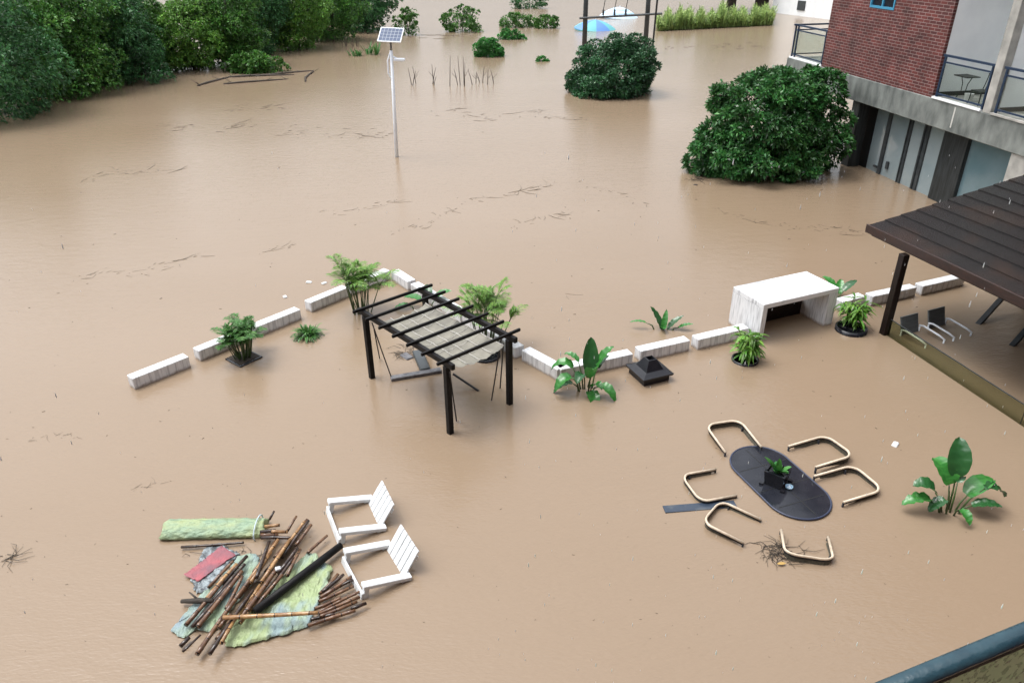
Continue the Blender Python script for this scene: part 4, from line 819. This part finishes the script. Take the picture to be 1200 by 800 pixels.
# ------------------------------------------------------------------ bamboo heap and tarps
def z7(x, y): return (190 + .2126 * x, 600 + .2126 * y)
def sheet(name, poly, z, amp, m, lab, cat, seed, freq=8.0, rings=34, nb=150, jg=.009, parent=None):
    pts = [W(*z7(*q_), z) for q_ in poly]; per = [0]
    for i in range(len(pts)): per.append(per[-1] + (pts[(i + 1) % len(pts)] - pts[i]).length)
    bd = []
    for k in range(nb):
        d = per[-1] * k / nb; i = max(j for j in range(len(pts)) if per[j] <= d); bd.append(pts[i].lerp(pts[(i + 1) % len(pts)], (d - per[i]) / max(1e-6, per[i + 1] - per[i])))
    c = sum(pts, Vector()) / len(pts); rng = np.random.default_rng(seed); K = 9
    fr = rng.normal(size=(K, 2)) * freq; ph = rng.uniform(0, 6.28, K)
    def hz(x, y): return amp * 1.5 * (1 - sum(abs(math.sin(fr[k, 0] * x + fr[k, 1] * y + ph[k] + .6 * math.sin(3 * x + k))) ** .7 for k in range(K)) / K)
    vs = [(0, 0, hz(c.x, c.y))]; jag = rng.normal(0, 1, (nb, 2)); jag = (jag + np.roll(jag, 1, 0) + np.roll(jag, 2, 0) * .6) * jg
    for r in range(1, rings + 1):
        for ib, b in enumerate(bd):
            q_ = c.lerp(b, r / rings); j = jag[ib] * (r / rings); vs.append((q_.x - c.x + j[0], q_.y - c.y + j[1], hz(q_.x, q_.y) * (1 if r < rings else .35)))
    q = MB(); q.v = vs; q.f = [(0, 1 + k, 1 + (k + 1) % nb) for k in range(nb)] + [(1 + (r - 1) * nb + k, 1 + r * nb + k, 1 + r * nb + (k + 1) % nb, 1 + (r - 1) * nb + (k + 1) % nb) for r in range(1, rings) for k in range(nb)]; q.m = [0] * len(q.f)
    o = q.build(name, m, None, True); o.location = c; return tag(o, lab, cat)
sheet('tarpaulin', [(55, 650), (130, 560), (200, 470), (300, 400), (420, 240), (520, 225), (545, 300), (480, 420), (400, 520), (330, 640), (250, 660), (190, 640), (120, 700)], .015, .07, M['tarp_blue'], 'pale blue green tarp sheet under the left bamboo', 'tarpaulin', 1)
sheet('tarpaulin', [(470, 560), (560, 470), (660, 370), (800, 228), (850, 230), (870, 280), (935, 290), (920, 400), (800, 640), (640, 680), (520, 720), (400, 750), (325, 705), (400, 615)], .02, .09, M['tarp_mix'], 'crumpled green and blue tarp sheet under the black pole', 'tarpaulin', 2)
sheet('netting', [(165, 370), (240, 190), (330, 175), (420, 230), (330, 330), (250, 440), (190, 450)], .012, .05, M['net'], 'dark netting floating around the red cloth', 'netting', 3, 9)
sheet('red_cloth', [(120, 345), (225, 265), (330, 185), (405, 235), (300, 310), (200, 385)], .045, .03, M['redcloth'], 'faded red cloth lying by the green tarp roll', 'cloth', 4, 6, jg=.003)
def tarp_roll():
    a_, b_ = W(*z7(18, 108), 0), W(*z7(572, 98), 0); v = b_ - a_; o = thing('tarp_roll', 'rolled green tarpaulin wrapped round bamboo ends at the top of the heap', 'tarpaulin', (a_.x, a_.y, 0), math.atan2(v.y, v.x)); L_ = v.length
    rng = np.random.default_rng(6); q = MB(); nx, na = 70, 28; fr = rng.normal(size=(8, 2)) * np.array([12, 2.2]); ph = rng.uniform(0, 6.28, 8); vs = []
    for i in range(nx + 1):
        for j in range(na):
            t = 2 * math.pi * j / na; u = i / nx; w_ = .235 * (1 - .10 * u) * (1 if 0 < i < nx else .9); hh = .12 * (1 if 0 < i < nx else .8)
            cr = .020 * sum(.55 - abs(math.sin(fr[k, 0] * u + fr[k, 1] * t * 2 + ph[k] + 1.5 * math.sin(5 * u + 2 * t + k))) ** .6 for k in range(8)) / 3
            vs.append((L_ * u + (.03 * math.sin(3 * t + 1) if i in (0, nx) else 0), (w_ + cr) * math.cos(t), .05 + (hh + cr) * math.sin(t)))
    q.add(vs, [(i * na + j, (i + 1) * na + j, (i + 1) * na + (j + 1) % na, i * na + (j + 1) % na) for i in range(nx) for j in range(na)] + [tuple(range(na)), tuple(reversed(range(nx * na, (nx + 1) * na)))])
    q.build('rolled_sheet', M['tarp_green'], o, True)
    q = MB(); q.tube([(L_ * .93, .26 * math.cos(t), .06 + .15 * math.sin(t)) for t in [k * math.pi / 8 for k in range(17)]], .012, 5); q.build('tie', mat('blue_white_cord', (.45, .55, .6), .6), o)
tarp_roll()
def pole(p0, p1, r, m, lab, z0, z1, grp, taper=.85):
    r *= 1.25; z0 *= 1.25; z1 *= 1.25
    a_, b_ = W(*z7(*p0), z0), W(*z7(*p1), z1); v = b_ - a_; L_ = v.length; n_ = max(3, int(L_ / .06)); q = MB(); pts = []; rs = []
    ph = random.uniform(0, .24); bow = random.uniform(-.012, .012)
    nodes = [ph + .238 * k for k in range(int(L_ / .238) + 1) if .03 < ph + .238 * k < L_ - .03]
    xs = sorted(set([0, L_] + [x for nn in nodes for x in (nn - .014, nn, nn + .014)]))
    for x in xs: pts.append((x, bow * math.sin(math.pi * x / L_), 0)); rs.append(r * (1 - (1 - taper) * x / L_) * (1.16 if x in nodes else 1))
    q.tube(pts, rs, 9); q.lathe([(0.001, 0), (0.001, 0)], n=3)
    o = q.build('bamboo_pole', M[m], None, True); o.location = a_; o.rotation_mode = 'QUATERNION'; o.rotation_quaternion = v.to_track_quat('X', 'Z'); return tag(o, lab, 'bamboo pole', grp)
ordn = ['first', 'second', 'third', 'fourth', 'fifth', 'sixth', 'seventh', 'eighth', 'ninth', 'tenth', 'eleventh', 'twelfth', 'thirteenth', 'fourteenth', 'fifteenth', 'sixteenth', 'seventeenth', 'eighteenth', 'nineteenth', 'twentieth']
left = [((255, 415), (392, 268), 'bam_brown', .020), ((243, 480), (412, 285), 'bam_tan', .026), ((130, 622), (330, 385), 'bam_brown', .026), ((330, 395), (468, 240), 'bam_dark', .026), ((165, 632), (380, 390), 'bam_dark', .024), ((195, 632), (440, 325), 'bam_brown', .030), ((270, 500), (455, 285), 'bam_dark', .024), ((352, 532), (442, 352), 'bam_brown', .023)]
for i, (a_, b_, m, r) in enumerate(left): pole(a_, b_, r, m, '%s bamboo pole from the left in the loose bundle beside the red cloth' % ordn[i], .07 + .012 * (i % 3), .10 + .015 * (i % 2), 'bamboo poles left of the heap')
midp = [((192, 782), (480, 375), 'bam_brown', .028), ((472, 385), (640, 150), 'bam_tan', .025), ((262, 780), (500, 430), 'bam_dark', .024), ((325, 722), (480, 460), 'bam_tan', .022), ((112, 768), (212, 674), 'bam_dark', .014), ((312, 640), (380, 560), 'bam_brown', .024), ((430, 610), (560, 420), 'bam_tan', .025), ((465, 545), (632, 310), 'bam_brown', .030), ((490, 548), (662, 345), 'bam_brown', .024), ((485, 390), (600, 215), 'bam_tan', .024), ((545, 388), (705, 150), 'bam_tan', .026), ((520, 360), (590, 160), 'bam_dark', .024), ((600, 300), (785, 52), 'bam_tan', .025), ((585, 445), (725, 250), 'bam_dark', .024), ((640, 335), (745, 195), 'bam_dark', .026), ((690, 350), (762, 205), 'bam_brown', .022), ((660, 250), (808, 45), 'bam_dark', .022), ((735, 185), (822, 68), 'bam_brown', .023), ((692, 100), (740, 22), 'bam_brown', .018), ((440, 580), (500, 470), 'bam_brown', .026)]
for i, (a_, b_, m, r) in enumerate(midp): pole(a_, b_, r, m, '%s bamboo pole from the lower left in the long middle heap' % ordn[i], .09 + .022 * (i % 4), .12 + .02 * (i % 3), 'bamboo poles of the middle heap')
more = [((300, 700), (470, 470), 'bam_brown'), ((395, 600), (540, 400), 'bam_tan'), ((420, 470), (560, 280), 'bam_brown'), ((505, 330), (640, 140), 'bam_brown'), ((450, 430), (520, 330), 'bam_tan'), ((570, 330), (735, 120), 'bam_dark'), ((620, 250), (800, 40), 'bam_brown'), ((510, 470), (600, 350), 'bam_tan'), ((610, 400), (700, 285), 'bam_brown'), ((240, 560), (350, 420), 'bam_brown')]
for i, (a_, b_, m) in enumerate(more): pole(a_, b_, .024, m, '%s bamboo pole from the lower left in the lower layer of the heap, half covered' % ordn[i], .05, .06 + .01 * (i % 3), 'half covered bamboo poles of the heap')
fan = [((868, 452), (970, 340), 'bam_brown', .024), ((880, 440), (1000, 342), 'bam_dark', .022), ((868, 472), (1050, 350), 'bam_brown', .026), ((945, 425), (1052, 372), 'bam_dark', .020), ((860, 492), (1055, 405), 'bam_brown', .022), ((838, 532), (985, 470), 'bam_brown', .021), ((850, 556), (1115, 425), 'bam_brown', .020), ((862, 560), (1090, 465), 'bam_brown', .021), ((866, 575), (1075, 492), 'bam_brown', .021), ((818, 592), (950, 560), 'bam_dark', .022), ((800, 625), (1065, 540), 'bam_brown', .024), ((1040, 530), (1125, 500), 'bam_dark', .022)]
for i, (a_, b_, m, r) in enumerate(fan): pole(a_, b_, r, m, '%s brown bamboo pole from the top in the fan by the white chair' % ordn[i], .05 + .014 * (i % 3), .06 + .012 * (i % 2), 'bamboo poles of the right fan')
ends = [((545, 140), (716, 142), 'bam_dark', .024), ((540, 108), (625, 100), 'bam_dark', .024), ((560, 80), (648, 70), 'bam_tan', .024), ((600, 106), (692, 108), 'bam_tan', .024), ((540, 122), (640, 125), 'bam_brown', .022)]
for i, (a_, b_, m, r) in enumerate(ends): pole(a_, b_, r, m, ['dark bamboo end lowest out of the green tarp roll', 'dark bamboo end in the middle of the tarp roll mouth', 'tan bamboo end highest in the tarp roll mouth', 'tan bamboo end reaching farthest right of the tarp roll mouth', 'brown bamboo end above the lowest one at the tarp roll'][i], .10 + .02 * (i % 2), .10 + .02 * (i % 2), 'bamboo ends in the tarp roll')
pole((330, 580), (858, 552), .026, 'bam_tan', 'pale tan bamboo pole lying crosswise on top of the heap', .21, .19, 'bamboo poles')
pole((800, 225), (910, 128), .020, 'bam_brown', 'lone light brown bamboo pole above the black pole', .08, .08, 'bamboo poles')
pole((100, 738), (150, 688), .026, 'bam_dark', 'short dark bamboo stub at the lower left corner of the heap', .05, .06, 'bamboo poles')
pole((592, 40), (618, -8), .016, 'bam_dark', 'thin dark stick upright at the mouth of the tarp roll', .14, .2, 'bamboo poles')
pole((105, 192), (450, 166), .018, 'bam_dark', 'thin dark pole floating along the underside of the green tarp roll', .04, .04, 'bamboo poles')
q = MB(); a_, b_ = W(*z7(512, 545), .17), W(*z7(985, 182), .12); q.tube([a_, a_.lerp(b_, .5), b_], [.06, .06, .055], 14); o = q.build('black_pole', M['blackwood'], None, True); tag(o, 'thick black pole lying across the tarp toward the white chairs', 'pole')
q = MB(); a_ = W(*z7(205, 487), .12); q.tube([a_ + Vector((-.28, .03, -.04)), a_, a_ + Vector((.22, -.03, .03))], [.03, .045, .03], 7); q.tube([a_, a_ + Vector((-.18, .12, .05))], [.02, .01], 5); tag(q.build('driftwood', M['bark'], None, True), 'short gnarled driftwood stump on the left bamboo bundle', 'driftwood')
q = MB(); a_ = W(*z7(640, 312), .2); q.bbox(-.05, .04, -.03, .035, -.01, .03, .012, Matrix.Translation(a_) @ Euler((.5, .3, .7)).to_matrix().to_4x4()); tag(q.build('foam_scrap', M['white'], None), 'small white foam scrap on the middle of the bamboo heap', 'scrap')

# ------------------------------------------------------------------ pavilion, glass fence, lounge chairs
def pavilion():
    zc = 2.3; C = W(1018, 264, zc); E_ = W(1200, 350, zc); v = (E_ - C); v.normalize()
    o = thing('pavilion', 'dark brown timber pavilion with wet boarded roof at the right edge', 'pavilion', (C.x, C.y, 0), math.atan2(v.y, v.x)); Lx, Ly, sl = 9.0, 6.2, .19
    # local x along the front edge (towards the viewer), y into the roof
    nb = 14; bw_ = Ly / nb
    q = MB()
    for k in range(nb):
        y0, y1 = k * bw_ + .004, (k + 1) * bw_ + .05; z0 = zc + sl * y0; z1 = zc + sl * y1
        q.add([(x, y, z) for x in (0, Lx) for y, z in ((y0, z0 + .014), (y0, z0 - .006), (y1, z1 - .02), (y1, z1 - .008))], [(0, 1, 2, 3), (7, 6, 5, 4), (0, 4, 5, 1), (1, 5, 6, 2), (2, 6, 7, 3), (3, 7, 4, 0)])
    q.build('roof_boards', M['roof'], o)
    q = MB(); q.bbox(-.03, Lx, -.05, 0, zc - .17, zc + .03, .006); q.build('fascia', M['fascia'], o)
    q = MB(); [q.add([(x0, .001, zc - .2), (x0, Ly, zc - .2 + sl * Ly), (x0, Ly, zc - .04 + sl * Ly), (x0, .001, zc - .04), (x0 + .1, .001, zc - .2), (x0 + .1, Ly, zc - .2 + sl * Ly), (x0 + .1, Ly, zc - .04 + sl * Ly), (x0 + .1, .001, zc - .04)], [(0, 1, 2, 3), (7, 6, 5, 4), (0, 4, 5, 1), (1, 5, 6, 2), (2, 6, 7, 3), (3, 7, 4, 0)]) for x0 in (.15, 1.6, 3.2, 4.8, 6.3, 8.8)]
    q.build('rafters', M['brownwood'], o)
    inv = Matrix.Rotation(-math.atan2(v.y, v.x), 4, 'Z'); f = inv @ (W(1036, 391) - Vector((C.x, C.y, 0)))
    q = MB(); q.bbox(.05, Lx - .1, .1, .24, zc - .26, zc - .06, .006); q.build('beam', M['brownwood'], o)
    for x, y in ((f.x, f.y), (f.x + 7.2, f.y), (f.x, f.y + 4.8), (f.x + 7.2, f.y + 4.8)):
        q = MB(); q.bbox(x - .085, x + .085, y - .085, y + .085, -.8, zc - .22 + sl * y - .002, .008); q.build('post', M['brownwood'], o)
M['roof'] = mat('wet_dark_roof_boards', (.011, .0105, .0105), .22, (.028, .0175, .013), 1.1, .5, 45, spec=.38, lo=.50, hi=.72)
M['fascia'] = mat('red_brown_fascia', (.035, .014, .010), .4, (.014, .007, .006), 6, .3, 40, stretch=(1, 8, 8))
pavilion()
for i, (a_, b_, lab) in enumerate([((1148, 378), (1178, 345), 'dark beam leaning out of the water under the pavilion roof'), ((1187, 404), (1212, 376), 'dark beam leaning out of the water by the right edge of the photo')]):
    p, e = W(*a_), W(*b_, .45); v = e - p; q = MB(); Mx = Matrix.Translation(p) @ v.to_track_quat('X', 'Z').to_matrix().to_4x4(); q.bbox(-.3, v.length, -.06, .06, -.045, .045, .006, Mx); tag(q.build('leaning_beam', M['darkframe']), lab, 'beam')
def gfence():
    a_, b_ = W(1038, 392), W(1210, 507); v = b_ - a_; o = thing('glass_fence', 'frameless grey green glass fence running from the pavilion post', 'fence', (a_.x, a_.y, 0), math.atan2(v.y, v.x)); L_ = v.length; h = .42
    n_ = 2; xs = [0.04, L_ * .93, L_ + 2.5]
    for k in range(2):
        q = MB(); q.box(xs[k] + .008, xs[k + 1] - .008, -.006, .006, -.7, h); q.build('glass_panel', M['glass_fence'], o)
    q = MB(); q.box(xs[0], xs[2], -.009, .009, h + .002, h + .02); q.build('top_strip', M['darkframe'], o)
    q = MB(); q.box(xs[1] - .006, xs[1] + .006, -.008, .008, -.7, h); q.build('joint', M['black'], o)
    q = MB(); q.bbox(-.03, .03, -.02, .02, -.7, h, .005); q.build('end_post', M['whitemetal'], o)
gfence()
def lounge():
    o = thing('lounge_chair', 'x', 'chair', (0, 0, 0), 0, 'lounge chairs under the pavilion'); w = .30
    Mb = Matrix.Translation((0, 0, 0)) @ Matrix.Rotation(R(-18), 4, 'Y')
    q = MB(); q.bbox(-.02, .02, -w + .02, w - .02, -.3, .45, .006, Mb); q.build('backrest', M['slat_grey'], o)
    for s in (-1, 1):
        q = MB(); q.tube([(-.02, s * w, .14), (.1, s * w, .17), (.55, s * w, .13), (.72, s * w, .09)], [.022, .024, .024, .02], 8); q.build('armrest', M['whitemetal'], o, True)
        q = MB(); q.tube([(.70, s * w, .10), (.70, s * w, -.6)], .018, 8); q.build('leg', M['whitemetal'], o, True)
        q = MB(); q.tube([(.0, s * w, .13), (.0, s * w, -.6)], .018, 8); q.build('leg', M['whitemetal'], o, True)
    q = MB(); q.bbox(.05, .7, -w + .03, w - .03, -.3, -.27, .005); q.build('seat', M['slat_grey'], o)
    return o
M['slat_grey'] = mat('grey_woven_back', (.13, .15, .155), .5, (.09, .105, .11), 3, .3, 30, stretch=(1, 1, 9))
lc_ = lounge()
for i, (b1, b2, lab) in enumerate([((1055, 391), (1078, 385), 'grey backed lounge chair nearer the pavilion post'), ((1087, 383), (1109, 377), 'grey backed lounge chair farther from the pavilion post')]):
    p1, p2 = W(*b1, .05), W(*b2, .05); v = p2 - p1; c = (p1 + p2) / 2; oc = lc_ if i == 0 else copy_tree(lc_); oc['label'] = lab; oc.location = (c.x, c.y, 0); oc.rotation_euler = (0, 0, math.atan2(v.y, v.x) - R(90))

# ------------------------------------------------------------------ floating litter and debris lines
def debris():
    rng = random.Random(12); q = MB()
    lines = [[(0, 620), (330, 640), ], ]
    L = [[(340, 158), (370, 152), (395, 160), (430, 157), (463, 158)], [(320, 160), (345, 150), (352, 160)], [(180, 150), (215, 150), (300, 148)], [(260, 131), (305, 127), (330, 124)], [(505, 135), (535, 128), (560, 138), (590, 135)], [(608, 138), (640, 138), (680, 137)],
         [(370, 250), (400, 248), (440, 240), (466, 236)], [(455, 275), (500, 262), (540, 240)], [(80, 330), (120, 320), (170, 318), (230, 300), (245, 297)], [(300, 297), (330, 290), (345, 288)], [(830, 242), (880, 258), (930, 268), (1000, 270)], [(770, 56), (800, 54), (830, 55), (905, 55)],
         [(660, 345), (664, 347)], [(590, 270), (640, 255), (670, 250)], [(680, 215), (720, 225), (760, 240)], [(140, 205), (175, 200)], [(440, 60), (470, 45), (520, 42), (560, 43)], [(400, 150), (420, 160), (445, 160)], [(30, 515), (60, 508), (95, 512)], [(520, 250), (560, 232), (600, 228), (650, 215)], [(90, 215), (140, 200), (180, 205), (210, 196)], [(150, 575), (190, 566)], [(0, 655), (16, 652)], [(955, 263), (985, 270), (1012, 273)]]
    for pl in L:
        for (x0, y0), (x1, y1) in zip(pl, pl[1:]):
            k = max(3, int(math.hypot(x1 - x0, y1 - y0) / 3.2))
            for i in range(k):
                if rng.random() < .28: continue
                t = (i + rng.random()) / k; p = W(x0 + (x1 - x0) * t, y0 + (y1 - y0) * t + rng.gauss(0, 2.2)); sc_ = p.y / 30
                d = W(x1, y1) - W(x0, y0); an = math.atan2(d.y, d.x) + rng.gauss(0, .7); l = min(1.4, rng.expovariate(5) + .04) * sc_ * 1.2; r = rng.uniform(.003, .009) * sc_
                q.tube([p, p + Vector((math.cos(an) * l * .5, math.sin(an) * l * .5, .012)), p + Vector((math.cos(an + .2) * l, math.sin(an + .2) * l, 0))], [r, r * .8, r * .4], 4)
    for k in range(260):
        px, py = rng.uniform(-20, 1150), 130 + rng.random() ** .9 * 650; p = W(px, py); an = rng.uniform(0, 6.28); l = rng.uniform(.015, .07) * (p.y / 16) ** .8; r = rng.uniform(.003, .008) * (p.y / 14)
        q.tube([p, p + Vector((math.cos(an) * l, math.sin(an) * l, .006))], [r, r * .6], 4)
    o = q.build('floating_debris', M['twig']); tag(o, 'fine twigs and leaf litter drifting in lines on the muddy water', 'debris', kind='stuff')
debris()
twig_tangle(628, 131, .5, 14, 'small raft of twigs drifting right of the lamp post', 21)
twig_tangle(476, 414, .3, 40, 'scatter of twigs in the rippled water under the pergola', 23)
twig_tangle(819, 211, .35, 50, 'dark twigs washed against the left foot of the large bush', 24)
twig_tangle(262, 668, .5, 60, 'dark twigs and stalks jammed under the bamboo heap', 25)
twig_tangle(8, 655, .18, 10, 'dark twigs drifting at the left edge of the photo', 22)
for i, (px, py, lab) in enumerate([(362, 331, 'white foam chip floating left of the tall palm'), (380, 332, 'pale litter scrap by the tall palm fronds'), (334, 348, 'white foam chip floating behind the wall block'), (815, 217, 'dark litter at the left foot of the large bush'), (1049, 521, 'tiny white scrap floating below the glass fence')]):
    q = MB(); q.bbox(-.08, .08, -.05, .05, -.02, .03, .015); o = q.build('litter', M['white'] if i != 3 else M['twig']); o.location = W(px, py); o.rotation_euler = (0, .1, i); tag(o, lab, 'litter')

def rain():
    rng = random.Random(77); q = MB()
    for k in range(260):
        px = rng.uniform(600, 1210) if rng.random() < .8 else rng.uniform(0, 700); py = rng.uniform(180, 800); dist = rng.uniform(2.0, 6.5)
        d = (FW + CX * ((px - 600) / FPX) + CY * (-(py - 400) / FPX)).normalized(); p = Vector((0, 0, H)) + d * dist
        r = rng.uniform(.0011, .0018); q.lathe([(r * .3, 0), (r * .85, 1.2 * r), (r, 3 * r), (r * .8, 6 * r), (r * .45, 9 * r), (r * .05, 11 * r)], p, 6)
    m = mat('rain_water', (.8, .84, .88), .05); N = m.node_tree.nodes['Principled BSDF']; N.inputs['Transmission Weight'].default_value = .15; N.inputs['IOR'].default_value = 1.33
    tag(q.build('rain', m, None, True), 'raindrops falling between the balcony and the flooded garden', 'rain', kind='stuff')
rain()
# ------------------------------------------------------------------ our own balcony rail, bottom right
def own_rail():
    z = 7.45; a_, b_ = W(1054, 802, z), W(1200, 741, z); v = (b_ - a_).normalized(); c = (a_ + b_) / 2
    o = thing('balcony_railing', 'teal blue metal handrail with wet green glass in the near corner', 'railing', (c.x, c.y, 0), math.atan2(v.y, v.x))
    q = MB(); n_ = 20; prof = [(.018 * math.cos(2 * math.pi * k / n_), .015 * math.sin(2 * math.pi * k / n_)) for k in range(n_)]
    q.v = [(x, y, z + zz) for x in (-1.2, 1.6) for y, zz in prof]; q.f = [(k, (k + 1) % n_, n_ + (k + 1) % n_, n_ + k) for k in range(n_)] + [tuple(reversed(range(n_))), tuple(range(n_, 2 * n_))]; q.m = [0] * len(q.f)
    q.build('handrail', M['bluemetal'], o, True)
    q = MB(); q.box(-1.2, 1.6, -.010, .010, z - .030, z - .013); q.build('lower_rail', M['blackwood'], o)
    q = MB(); q.box(-1.15, 1.55, -.005, .005, z - 1.0, z - .036); q.build('glass_panel', M['glass_near'], o)
    for x in (-1.18, .36, 1.58):
        q = MB(); q.box(x - .02, x + .02, -.05, -.012, z - 1.1, z - .03); q.build('post', M['bluemetal'], o)
own_rail()
